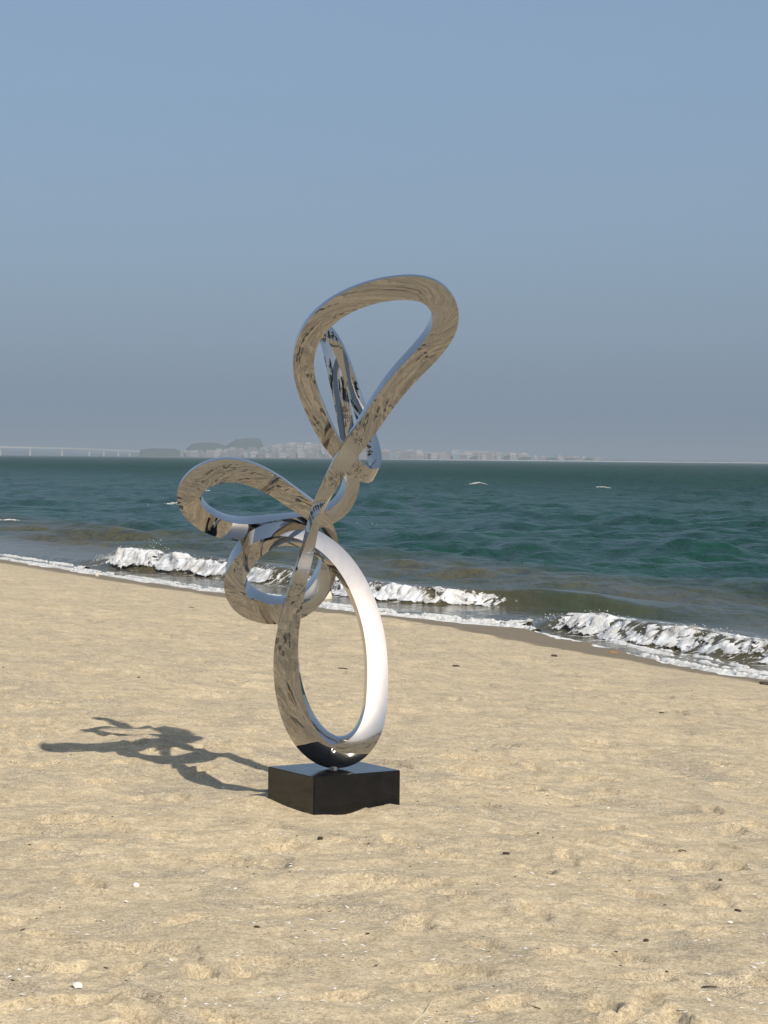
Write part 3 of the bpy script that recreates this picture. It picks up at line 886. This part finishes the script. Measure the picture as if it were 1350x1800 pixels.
def wooded_hill(prof, y0, depth, seed, name='wooded_hill', lump=2.2):
    px = np.array([p[0] for p in prof]); ph = np.array([p[1] for p in prof])
    xs = np.linspace(px[0], px[-1], int((px[-1] - px[0]) / 1.3)); vs_ = np.linspace(0, 1, 46)
    X, Vv = np.meshgrid(xs, vs_)
    top = np.interp(X, px, ph)
    arch = np.sin(np.pi * np.clip(Vv, 0, 1)) ** 0.6
    Y = y0 + Vv * depth
    b = np.abs(gnoise(X / 6, Y / 6, seed)) + 0.6 * np.abs(gnoise(X / 2.7, Y / 2.7, seed + 1))
    Z = top * arch + lump * (b - 0.25) * arch * smooth(0, 6, top) - 1.0
    return tag(link_mesh(name, fast_mesh(name, np.column_stack([X.ravel(), Y.ravel(), Z.ravel()]), grid_faces(len(vs_), len(xs))), m_wood), kind='structure')
wooded_hill([(-310, 0), (-308, 20), (-300, 27), (-285, 36), (-262, 38), (-240, 38), (-234, 26), (-228, 0)], 4310, 130, 5)
wooded_hill([(-384, 0), (-378, 18), (-368, 26), (-345, 29), (-320, 28), (-306, 24), (-296, 16), (-290, 0)], 4300, 110, 8)
wooded_hill([(-440, 0), (-438, 13), (-420, 16), (-395, 16), (-375, 15), (-360, 9), (-350, 0)], 4060, 60, 11)
wooded_hill([(-640, 0), (-600, 6), (-520, 9), (-500, 13), (-480, 15), (-455, 14), (-435, 10), (-400, 0)], 6500, 300, 14, lump=3)
wooded_hill([(-1700, 10), (-1200, 14), (-1000, 8), (-800, 12), (-600, 5), (-500, 0)], 7500, 300, 17, lump=3)

# far tree belts between the houses
def belt(x0, x1, y, h, seed):
    return wooded_hill([(x0, 0), (x0 + 3, h * .8), ((x0 + x1) / 2, h), (x1 - 3, h * .8), (x1, 0)], y, 14, seed, 'tree_belt', 1.6)
for k, (a, b, y, h) in enumerate([(-130, -104, 4120, 11), (-60, -44, 4060, 8), (58, 92, 4060, 13), (96, 128, 4050, 9), (150, 190, 4045, 9), (210, 228, 4050, 11), (236, 262, 4040, 9),
                                  (285, 312, 4040, 7), (318, 340, 4035, 7), (350, 372, 4035, 8), (376, 440, 4040, 4.5), (440, 640, 4050, 4), (640, 900, 4050, 4), (-215, -190, 4200, 17)]):
    belt(a, b, y, h, 200 + k * 3)

WALLS = [plain('wall_' + n, c) for n, c in (('white', (0.44, 0.43, 0.43)), ('cream', (0.32, 0.29, 0.26)), ('grey', (0.22, 0.22, 0.23)), ('brick', (0.24, 0.165, 0.15)),
                                             ('blue', (0.26, 0.31, 0.36)), ('beige', (0.28, 0.25, 0.22)))]
WALL_WORD = ['white', 'cream', 'grey', 'reddish brick', 'pale blue', 'beige']
m_win = plain('far_window', (0.07, 0.08, 0.09), 0.3)
m_roof = plain('far_roof', (0.34, 0.29, 0.27))

def add_box(V, F, x0, x1, y0, y1, z0, z1):
    b = len(V)
    V += [(x0, y0, z0), (x1, y0, z0), (x1, y1, z0), (x0, y1, z0), (x0, y0, z1), (x1, y0, z1), (x1, y1, z1), (x0, y1, z1)]
    F += [tuple(b + i for i in q) for q in ((0, 3, 2, 1), (4, 5, 6, 7), (0, 1, 5, 4), (1, 2, 6, 5), (2, 3, 7, 6), (3, 0, 4, 7))]

def house_meshes(kind, w, h, d):
    """walls, window bands and roof of one house (front towards the water)"""
    V, F = [], []; WV, WF = [], []; RV, RF = [], []
    add_box(V, F, -w / 2, w / 2, 0, d, -3, h)
    st = max(2, int(h / 3.1))
    for k in range(st):
        z0 = k * h / st + 0.9
        nw = max(2, int(w / 3))
        for q in range(nw):
            xc = -w / 2 + (q + 0.5) * w / nw
            add_box(WV, WF, xc - w / nw * 0.3, xc + w / nw * 0.3, -0.12, 0.1, z0, z0 + 1.5)
    if kind == 0:                # flat roof, parapet, stair head
        add_box(RV, RF, -w / 2 - .2, w / 2 + .2, -.2, d + .2, h + .02, h + .6)
        add_box(RV, RF, -w * 0.3, w * 0.05, d * 0.3, d * 0.8, h + .6, h + 2.9)
    elif kind == 1:              # pitched roof
        b = h + 0.02; t = h + min(3.2, w * 0.25)
        RV += [(-w / 2 - .4, -.4, b), (w / 2 + .4, -.4, b), (w / 2 + .4, d + .4, b), (-w / 2 - .4, d + .4, b), (-w / 2 - .4, d / 2, t), (w / 2 + .4, d / 2, t)]
        RF += [(0, 1, 5, 4), (2, 3, 4, 5), (1, 2, 5), (3, 0, 4), (0, 3, 2, 1)]
    else:                        # stepped upper storey
        add_box(RV, RF, -w / 2 - .15, w / 2 + .15, -.15, d + .15, h + .02, h + .45)
        add_box(RV, RF, -w * 0.42, w * 0.25, d * 0.2, d * 0.9, h + .45, h + 3.4)
    out = []
    for nm, v, f in (('wall', V, F), ('window', WV, WF), ('roof', RV, RF)):
        me = bpy.data.meshes.new(nm); me.from_pydata(v, [], f); me.update(); out.append(me)
    return out

_hr = random.Random(21)
PROTO = []
for k in range(12):
    w = _hr.choice([6, 7, 8, 9, 10, 12, 14]); h = _hr.choice([5.5, 6.5, 7.5, 9, 10, 12])
    PROTO.append((w, h, house_meshes(k % 3, w, h, 9)))
MESHCACHE = {}
def house(x, y, z, proto, col, label=None, group=None):
    w, h, (mw, mwin, mr) = PROTO[proto] if isinstance(proto, int) else proto
    key = (id(mw), col)
    if key not in MESHCACHE:
        a = mw.copy(); a.materials.append(WALLS[col]); b = mr.copy(); b.materials.append(WALLS[col] if _hr.random() < .55 else m_roof)
        c = mwin
        if not c.materials: c.materials.append(m_win)
        MESHCACHE[key] = (a, c, b)
    a, c, b = MESHCACHE[key]
    root = empty('house', (x, y, z))
    for nm, meh in (('wall', a), ('window_row', c), ('roof', b)):
        o = bpy.data.objects.new(nm, meh); COL.objects.link(o); o.parent = root
        if nm == 'window_row':
            o['kind'] = 'stuff'
    if label is None:
        size = 'narrow' if w < 8 else ('wide' if w > 10 else ('tall' if h > 9 else 'squat'))
        roof = ('flat-roofed', 'pitched-roof', 'step-topped')[proto % 3]
        where = ('topmost' if y > 4240 else 'upper-row' if y > 4170 else 'mid-slope' if y > 4105 else 'lower-row' if y > 4060 else 'second-row' if y > 4032 else 'waterfront')
        zone = [z_ for lim, z_ in ((-330, 'under the low wooded hill'), (-285, 'under the middle wooded hill'), (-232, 'under the highest wooded hill'), (-190, 'right of the wooded hills'),
                                   (-140, 'below the long white block'), (-100, 'between the two white blocks'), (-60, 'just left of the sculpture'), (0, 'behind the sculpture crossing'),
                                   (60, 'just right of the sculpture'), (130, 'by the dark trees right of the sculpture'), (210, 'over the start of the pale beach'),
                                   (300, 'above the pale beach'), (9e9, 'at the thin right end of the town')) if x < lim][0]
        label = '%s %s %s %s house %s' % (where, size, WALL_WORD[col], roof, zone)
    tag(root, label, 'house', group or ('%s houses of the far town' % WALL_WORD[col]))
    return root

n_h = 0
for row, (y, frac) in enumerate([(4270, 1.0), (4200, 0.82), (4135, 0.62), (4080, 0.42), (4045, 0.22), (4022, 0.05)]):
    x = -375 + row * 3
    while x < 420:
        k = _hr.randrange(12); w, h, _ = PROTO[k]
        x += w / 2
        sk = float(np.interp(x, SK_P, SK_H))
        base = max(0.8, (sk - 6.5) * frac)
        ok = base + h < sk + 2.5 + _hr.random() * 3 and (row == 0 or _hr.random() < 0.62)
        if x > 260 and row not in (3, 4):
            ok = False
        if x < -300 and row < 2:
            ok = False
        if ok and n_h < 250:
            house(x, y + _hr.uniform(-8, 8), base - 0.5, k, _hr.choices(range(6), (5, 4, 4, 2, 1, 4))[0])
            n_h += 1
        x += w / 2 + _hr.choice([0.5, 1, 2, 3, 5, 9])
# the two long white blocks on the rise
def block_on_rise(x, z, w, h, lab):
    pr = (w, h, house_meshes(2, w, h, 12))
    house(x, 4290, z, pr, 0, lab, 'large white blocks of the far town')
block_on_rise(-168, 17, 38, 9.5, 'long white block standing highest in the far town, left of the sculpture top loop')
block_on_rise(-88, 16, 24, 8.0, 'shorter white block on the far skyline, just left of the sculpture')

# houses that look alike are told apart by their side of one another
_by = {}
for o in list(COL.objects):
    if o.get('category') == 'house':
        _by.setdefault(o['label'], []).append(o)
for lab, os_ in _by.items():
    os_.sort(key=lambda o: o.location.x)
    if len(os_) == 2:
        os_[0]['label'] = lab + ', left twin'; os_[1]['label'] = lab + ', right twin'
    elif len(os_) == 3:
        for o, w_ in zip(os_, ('leftmost', 'middle', 'rightmost')):
            o['label'] = lab + ', %s of three' % w_
# the bridge -----------------------------------------------------------
bridge = empty('bridge', (-560, 4600, 0))
tag(bridge, 'long pale concrete bridge on slender piers crossing the water at far left', 'bridge')
bpy.context.view_layer.update()
binv = bridge.matrix_world.inverted()
def bpart(name, V, F, m=m_conc):
    o = mesh_obj(name, V, F, m, bridge); o.matrix_parent_inverse = binv; return o
A0 = np.array([-900.0, 3700.0, 15.5]); A1 = np.array([-420.0, 4150.0, 5.0])
BR = [(-900, 3900, 14.6), (-700, 3960, 15.0), (-640, 4080, 15.3), (-585, 4300, 14.8), (-545, 4520, 13.6), (-505, 4700, 11.6), (-470, 4820, 9.6), (-430, 4900, 7.0)]
def along(t):
    a = np.array(BR, float); q = np.linspace(0, 1, len(a))
    return np.array([np.interp(t, q, a[:, i]) for i in range(3)])
V, F = [], []
NB = 60
for i in range(NB + 1):
    p = along(i / NB)
    for dy, dz in ((-5, 0), (5, 0), (5, -2.0), (-5, -2.0)):
        V.append((p[0], p[1] + dy, p[2] + dz))
for i in range(NB):
    for q in range(4):
        a = i * 4 + q; b = i * 4 + (q + 1) % 4
        F.append((a, b, b + 4, a + 4))
bpart('deck', V, F)
V, F = [], []
for i in range(NB):
    p, q = along(i / NB), along((i + 1) / NB)
    b = len(V)
    V += [(p[0], p[1] - 5.15, p[2] - .3), (q[0], q[1] - 5.15, q[2] - .3), (q[0], q[1] - 5.15, q[2] + 1.0), (p[0], p[1] - 5.15, p[2] + 1.0)]
    V += [(p[0], p[1] - 4.85, p[2] + .02), (q[0], q[1] - 4.85, q[2] + .02), (q[0], q[1] - 4.85, q[2] + 1.0), (p[0], p[1] - 4.85, p[2] + 1.0)]
    F += [(b, b + 1, b + 2, b + 3), (b + 4, b + 7, b + 6, b + 5), (b + 3, b + 2, b + 6, b + 7)]
bpart('parapet', V, F)
for px_, yy in ((-636, 4090), (-600, 4240), (-569, 4390), (-552, 4480), (-534, 4570), (-519, 4640), (-504, 4705), (-490, 4750), (-477, 4795), (-676, 4010), (-720, 3955)):
    a = np.array(BR, float)
    z = float(np.interp(px_, a[:, 0], a[:, 2])) - 1.98
    V, F = [], []
    add_box(V, F, px_ - 1.1, px_ + 1.1, yy - 3, yy + 3, -3, z - 1.6)
    add_box(V, F, px_ - 1.9, px_ + 1.9, yy - 4.5, yy + 4.5, z - 1.58, z)
    bpart('pier', V, F)

# ------------------------------------------------------------------ sea air
bm = bmesh.new()
bmesh.ops.create_cube(bm, size=1)
for v in bm.verts:
    v.co = Vector((v.co.x * 25000, v.co.y * 14000 + 5500, -4.0 + (v.co.z + 0.5) * 62.0))
meh = bpy.data.meshes.new('haze'); bm.to_mesh(meh); bm.free()
hm = bpy.data.materials.new('haze'); hm.use_nodes = True
ht = hm.node_tree; ht.nodes.clear()
ho = ht.nodes.new('ShaderNodeOutputMaterial'); hv = ht.nodes.new('ShaderNodeVolumePrincipled')
hv.inputs['Color'].default_value = (0.48, 0.54, 0.61, 1)
hv.inputs['Density'].default_value = 0.00027
hv.inputs['Anisotropy'].default_value = 0.0
ht.links.new(hv.outputs[0], ho.inputs['Volume'])
haze = link_mesh('haze', meh, hm)
haze.display_type = 'WIRE'
tag(haze, kind='stuff')

# ------------------------------------------------------------------ trees inland, behind the viewer (seen in the polished steel)
bark = plain('bark', (0.09, 0.07, 0.05))
leafm = NT('pine_needles')
_ln = leafm.noise(leafm.n('ShaderNodeNewGeometry').outputs['Position'], 0.9, 3)
leafm.set(Base_Color=leafm.mix(_ln.outputs[0], (0.030, 0.048, 0.018), (0.085, 0.110, 0.045)), Roughness=0.8)

def limb(V, F, p, q, r0, r1, k=7):
    p = Vector(p); q = Vector(q); ax = (q - p).normalized(); u = ax.orthogonal().normalized(); w = ax.cross(u)
    b = len(V)
    for c, r in ((p, r0), (q, r1)):
        for i in range(k):
            a = i * math.tau / k
            V.append(c + u * (r * math.cos(a)) + w * (r * math.sin(a)))
    for i in range(k):
        F.append((b + i, b + (i + 1) % k, b + k + (i + 1) % k, b + k + i))

def tree_meshes(seed, h):
    rn = random.Random(seed)
    V, F = [], []
    pts = [Vector((0, 0, -0.3))]
    for k in range(1, 7):
        pts.append(Vector((rn.uniform(-.12, .12) * k, rn.uniform(-.12, .12) * k, h * 0.85 * k / 6)))
    for k in range(6):
        limb(V, F, pts[k], pts[k + 1], 0.20 * (1 - k / 7), 0.20 * (1 - (k + 1) / 7))
    LV, LF = [], []
    tips = []
    for k in range(34):
        t = 0.28 + 0.72 * rn.random(); c = pts[min(5, int(t * 6))].lerp(pts[min(6, int(t * 6) + 1)], (t * 6) % 1)
        a = rn.random() * math.tau; ln = (1.25 - t) * h * 0.34 * rn.uniform(.6, 1.1)
        e = c + Vector((math.cos(a) * ln, math.sin(a) * ln, ln * rn.uniform(.15, .6)))
        limb(V, F, c, e, 0.05, 0.015, 5)
        for q in range(9):
            tips.append(c.lerp(e, 0.35 + 0.65 * rn.random()) + Vector((rn.gauss(0, .18), rn.gauss(0, .18), rn.gauss(0, .18))))
    for p in tips:
        for q in range(9):
            d = Vector((rn.gauss(0, 1), rn.gauss(0, 1), rn.gauss(0, .8))).normalized()
            s = d.orthogonal().normalized() * rn.uniform(.03, .06); o = p + Vector((rn.gauss(0, .16), rn.gauss(0, .16), rn.gauss(0, .16))); l = rn.uniform(.2, .38)
            b = len(LV)
            LV += [o - s, o + s, o + s * .4 + d * l, o - s * .4 + d * l]
            LF.append((b, b + 1, b + 2, b + 3))
    a = bpy.data.meshes.new('trunk'); a.from_pydata(V, [], F); a.materials.append(bark); a.update()
    c = bpy.data.meshes.new('crown'); c.from_pydata(LV, [], LF); c.materials.append(leafm.m); c.update()
    return a, c
TREES = [tree_meshes(3, 7.0), tree_meshes(4, 8.5), tree_meshes(9, 6.2)]
for k in range(22):
    s = -20 + 4.3 * k; n = -17 - 5 * random.random()
    x, y = sn_xy(s, n)
    zz = float(sand_height(np.array([x]), np.array([y]))[0])
    root = empty('shore_tree', (x, y, zz))
    root.rotation_euler = (0, 0, random.random() * 6)
    root.scale = (1, 1, random.uniform(.85, 1.15))
    for nm, m_ in zip(('trunk', 'crown'), TREES[k % 3]):
        o = bpy.data.objects.new(nm, m_); COL.objects.link(o); o.parent = root
    tag(root, 'dark needle-leaved tree of the row mirrored in the polished steel', 'tree', 'trees of the row inland of the beach')

# ------------------------------------------------------------------ shells, twigs and other bits on the sand
shell_m = NT('shell')
_sn = shell_m.noise(shell_m.n('ShaderNodeNewGeometry').outputs['Position'], 25.0, 3)
shell_m.set(Base_Color=shell_m.mix(_sn.outputs[0], (0.62, 0.55, 0.44), (0.86, 0.83, 0.76)), Roughness=0.55)
dark_m = NT('dark_debris')
_dn = dark_m.noise(dark_m.n('ShaderNodeNewGeometry').outputs['Position'], 30.0, 3)
dark_m.set(Base_Color=dark_m.mix(_dn.outputs[0], (0.018, 0.013, 0.010), (0.075, 0.050, 0.032)), Roughness=0.85)
straw_m = plain('dry_stalk', (0.66, 0.58, 0.40))
rust_m = plain('dry_leaf', (0.42, 0.19, 0.06))
rock_m = plain('pale_rock', (0.62, 0.57, 0.45))

def gz(x, y):
    return float(sand_height(np.array([float(x)]), np.array([float(y)]))[0])

def scatter(name, n, rng, xr, yr, rad, mat, base, squash, clump, sink=0.25, power=1.0):
    pts = []
    while len(pts) < n:
        y = yr[0] + (yr[1] - yr[0]) * rng.rand(n * 3) ** power
        x = (rng.rand(n * 3) - 0.5) * xr * y
        m = fbm(x / 0.42, y / 0.34, 3, clump) + 0.25 * rng.randn(n * 3)
        ok = (m > 0.18) & ~((np.abs(x + 0.21) < 0.36) & (np.abs(y - 10.1) < 0.36))
        pts += list(zip(x[ok], y[ok]))
    pts = np.array(pts[:n])
    z = sand_height(pts[:, 0], pts[:, 1])
    r = rad[0] + (rad[1] - rad[0]) * rng.rand(n) ** 5
    bv, bf = base
    a = rng.rand(n) * math.tau; tilt = rng.randn(n) * 0.16
    st = 1.0 + 1.6 * rng.rand(n)
    jit = 1 + 0.5 * (rng.rand(n, len(bv)) - 0.5)
    X = bv[None, :, 0] * jit * st[:, None]; Y = bv[None, :, 1] * jit; Z = bv[None, :, 2] * jit * squash
    Zt = Z * np.cos(tilt)[:, None] + X * np.sin(tilt)[:, None]; X = X * np.cos(tilt)[:, None] - Z * np.sin(tilt)[:, None]
    V = np.stack([X * np.cos(a)[:, None] - Y * np.sin(a)[:, None], X * np.sin(a)[:, None] + Y * np.cos(a)[:, None], Zt], -1) * r[:, None, None]
    V += np.stack([pts[:, 0], pts[:, 1], z + r * squash * 0.4], -1)[:, None, :]
    F = bf[None] + (np.arange(n) * len(bv))[:, None, None]
    o = link_mesh(name, fast_mesh(name, V.reshape(-1, 3), F.reshape(-1, 3), False), mat)
    return tag(o, kind='stuff')
ICO0 = (np.array([(1, 0, 0), (0, 1, 0), (-1, 0, 0), (0, -1, 0), (0, 0, 1), (0, 0, -1)], float), np.array([(0, 1, 4), (1, 2, 4), (2, 3, 4), (3, 0, 4), (1, 0, 5), (2, 1, 5), (3, 2, 5), (0, 3, 5)]))
_sr = np.random.RandomState(91)
scatter('shell_fragments', 5200, _sr, 0.40, (5.7, 14.5), (0.0014, 0.0085), shell_m.m, ICO0, 0.3, 300, power=1.5)
scatter('shell_fragments', 260, _sr, 0.40, (9, 20), (0.003, 0.009), shell_m.m, ICO0, 0.45, 310)
scatter('dark_fragments', 520, _sr, 0.40, (5.7, 13.5), (0.0015, 0.0065), dark_m.m, ICO0, 0.5, 301, power=1.5)
scatter('dark_fragments', 30, _sr, 0.40, (12, 26), (0.004, 0.014), dark_m.m, ICO0, 0.5, 305)

def put(name, make, x, y, rot, label, cat, mat, lift=0.0, group=None):
    me_ = make()
    o = link_mesh(name, me_, mat, None, (x, y, gz(x, y) + lift))
    o.rotation_euler = rot
    return tag(o, label, cat, group)

def shell_mesh(r, ribs=9, cup=0.35):
    """half of a small ribbed bivalve"""
    bm = bmesh.new()
    rows = []
    for i in range(7):
        t = i / 6
        row = []
        for j in range(25):
            a = -1.15 + 2.3 * j / 24
            rr_ = t * r * (1 + 0.05 * math.cos(a * ribs * 2.7) * t)
            row.append(bm.verts.new((rr_ * math.sin(a), rr_ * math.cos(a) - r * .5, cup * r * math.sin(math.pi * min(1, t * .55 + .06)) * math.cos(a * .9) * (1 + .06 * math.cos(a * ribs * 2.7)))))
        rows.append(row)
    for A_, B_ in zip(rows, rows[1:]):
        for j in range(24):
            try: bm.faces.new((A_[j], A_[j + 1], B_[j + 1], B_[j]))
            except ValueError: pass
    bmesh.ops.remove_doubles(bm, verts=bm.verts, dist=1e-5)
    ext = bmesh.ops.solidify(bm, geom=bm.faces[:], thickness=r * 0.08)
    for f in bm.faces: f.smooth = True
    me_ = bpy.data.meshes.new('shell'); bm.to_mesh(me_); bm.free()
    return me_

def stick_mesh(pts, r):
    V, F = [], []
    for i, (p, q) in enumerate(zip(pts, pts[1:])):
        limb(V, F, p, q, r * (1 - .4 * i / len(pts)), r * (1 - .4 * (i + 1) / len(pts)), 6)
    n = len(V)
    F.append(tuple(range(6))[::-1]); F.append(tuple(range(n - 6, n)))
    me_ = bpy.data.meshes.new('stick'); me_.from_pydata(V, [], F); me_.update()
    return me_

def lump_mesh(rx, ry, rz, seed):
    rn = np.random.RandomState(seed)
    v, f = ICO2
    j = 1 + 0.22 * gnoise(v[:, 0] * 1.7 + seed, v[:, 1] * 1.7 + v[:, 2], 4) + 0.1 * (rn.rand(len(v)) - .5)
    V = v * j[:, None] * np.array([rx, ry, rz])
    return fast_mesh('lump', V, f, True)

put('pebble', lambda: lump_mesh(0.013, 0.01, 0.011, 3), -0.859, 7.984, (0.1, 0.1, 0), 'round white pebble casting a small dark shadow, left foreground', 'pebble', shell_m.m, 0.0060)
put('shell', lambda: shell_mesh(0.012), -0.863, 7.716, (0.3, 0.15, 1.0), 'small white shell just below the round white pebble', 'shell', shell_m.m, 0.0030, 'larger shells in the foreground')
put('shell', lambda: shell_mesh(0.022), -0.848, 6.374, (0.5, 0.15, -0.6), 'large chalky white shell fragment at the bottom left', 'shell', shell_m.m, 0.0055, 'larger shells in the foreground')
put('shell', lambda: shell_mesh(0.013), 1.195, 7.728, (0.3, 0.15, 0.4), 'white shell beside a dark chip near the right edge', 'shell', shell_m.m, 0.0032, 'larger shells in the foreground')
put('shell', lambda: shell_mesh(0.01), 0.654, 7.081, (0.3, 0.15, 2.1), 'small white shell alone in the bottom right foreground', 'shell', shell_m.m, 0.0025, 'larger shells in the foreground')
put('shell', lambda: shell_mesh(0.012), 0.951, 8.189, (0.1, 0.15, 0.2), 'flat cream shell below the curved scuff at right', 'shell', shell_m.m, 0.0030, 'larger shells in the foreground')
put('pebble', lambda: lump_mesh(0.014, 0.009, 0.008, 5), -0.244, 9.19, (0.1, 0.1, 0.6), 'dark brown pebble in front of the plinth', 'pebble', dark_m.m, 0.0044)
put('bark_chip', lambda: lump_mesh(0.016, 0.007, 0.006, 6), 0.497, 8.969, (0.1, 0.1, -0.2), 'black bark chip right of the plinth in front', 'bark chip', dark_m.m, 0.0033)
put('bark_chip', lambda: lump_mesh(0.014, 0.006, 0.005, 7), 1.252, 7.929, (0.1, 0.1, -0.5), 'dark chip just above a white shell near the right edge', 'bark chip', dark_m.m, 0.0028)
put('bark_chip', lambda: lump_mesh(0.009, 0.007, 0.006, 8), 0.865, 7.356, (0.1, 0.1, 0.3), 'small dark chip low in the right foreground', 'bark chip', dark_m.m, 0.0033)
put('bark_chip', lambda: lump_mesh(0.008, 0.006, 0.006, 9), 1.287, 8.583, (0.1, 0.1, 0.3), 'tiny dark chip right of the curved scuff', 'bark chip', dark_m.m, 0.0033)
put('bark_chip', lambda: lump_mesh(0.012, 0.005, 0.004, 10), -0.391, 7.234, (0.1, 0.1, -0.3), 'short dark chip in the middle of the left foreground', 'bark chip', dark_m.m, 0.0022)
put('twig', lambda: stick_mesh([(-.02,0,.004),(-.005,.004,.006),(.012,-.012,.003)], 0.003), 1.258, 9.433, (0, 0, 0), 'short dark twig below the long scuff at right', 'twig', dark_m.m, 0.0024)
put('twig', lambda: stick_mesh([(-.02,0,.003),(0,.002,.004),(.022,-.002,.003)], 0.0028), 0.972, 6.669, (0, 0, 0), 'thin dark twig at the bottom right', 'twig', dark_m.m, 0.0022)
put('twig', lambda: stick_mesh([(-.012,.014,.004),(0,0,.005),(.014,-.012,.003)], 0.0035), 0.436, 6.284, (0, 0, 0), 'pale broken twig at the bottom edge right of centre', 'twig', straw_m, 0.0028)
put('dry_stalk', lambda: stick_mesh([(-.045,-.16,.004),(-.01,-.05,.008),(0,.0,.010),(.012,.06,.012),(.026,.11,.006)], 0.0026), 0.135, 6.254, (0, 0, 0), 'long thin pale dry stalk at the bottom edge near the centre', 'stalk', straw_m, 0.0021)
put('dead_leaf', lambda: lump_mesh(0.045, 0.02, 0.008, 12), -0.337, 19.513, (0.1, 0.1, 0.1), 'dark dead leaf on the sand seen through the lower steel loop', 'leaf', dark_m.m, 0.0044)
put('dead_leaf', lambda: lump_mesh(0.016, 0.012, 0.01, 14), 2.413, 15.957, (0.1, 0.1, 0.1), 'dark clod of weed on the dry sand at far right', 'weed', dark_m.m, 0.0055)
put('dead_leaf', lambda: lump_mesh(0.02, 0.01, 0.008, 15), 2.118, 17.206, (0.1, 0.1, 0.1), 'small dark leaf on the sand left of the dark clod', 'leaf', dark_m.m, 0.0044)
put('dead_leaf', lambda: lump_mesh(0.035, 0.014, 0.01, 16), 0.687, 21.157, (0.1, 0.1, 0.1), 'dark leaf on dry sand just right of the sculpture', 'leaf', dark_m.m, 0.0055)
put('dead_leaf', lambda: lump_mesh(0.04, 0.014, 0.014, 17), 1.846, 24.461, (0.1, 0.1, 0.3), 'dark curled weed at the top of the dry sand right of centre', 'weed', dark_m.m, 0.0077)
put('dead_leaf', lambda: lump_mesh(0.05, 0.015, 0.01, 18), 2.62, 25.823, (0.1, 0.1, 0.1), 'orange brown dry leaf on the wet sand line', 'leaf', rust_m, 0.0055)
put('dead_leaf', lambda: lump_mesh(0.06, 0.02, 0.02, 19), 3.714, 22.045, (0.1, 0.1, 0.1), 'brown weed at the water edge on the right border', 'weed', dark_m.m, 0.0110)
put('dead_leaf', lambda: lump_mesh(0.02, 0.015, 0.012, 20), -3.562, 32.346, (0.1, 0.1, 0.1), 'small dark speck of weed near the top of the sand at left', 'weed', dark_m.m, 0.0066)
put('dead_leaf', lambda: lump_mesh(0.05, 0.012, 0.012, 21), -2.432, 28.926, (0.1, 0.1, 0.1), 'thin dark strip of weed on the sand left of the small loop', 'weed', dark_m.m, 0.0066)
put('rock', lambda: lump_mesh(0.1, 0.07, 0.13, 22), -0.88, 35.433, (0.1, 0.1, 0.4), 'pale cream rock at the water edge seen behind the sculpture', 'rock', rock_m, 0.0715)
put('rock', lambda: lump_mesh(0.04, 0.03, 0.04, 23), -5.152, 40.908, (0.1, 0.1, 0.4), 'small cream pebble where the foam meets the sand at left', 'pebble', rock_m, 0.0220)
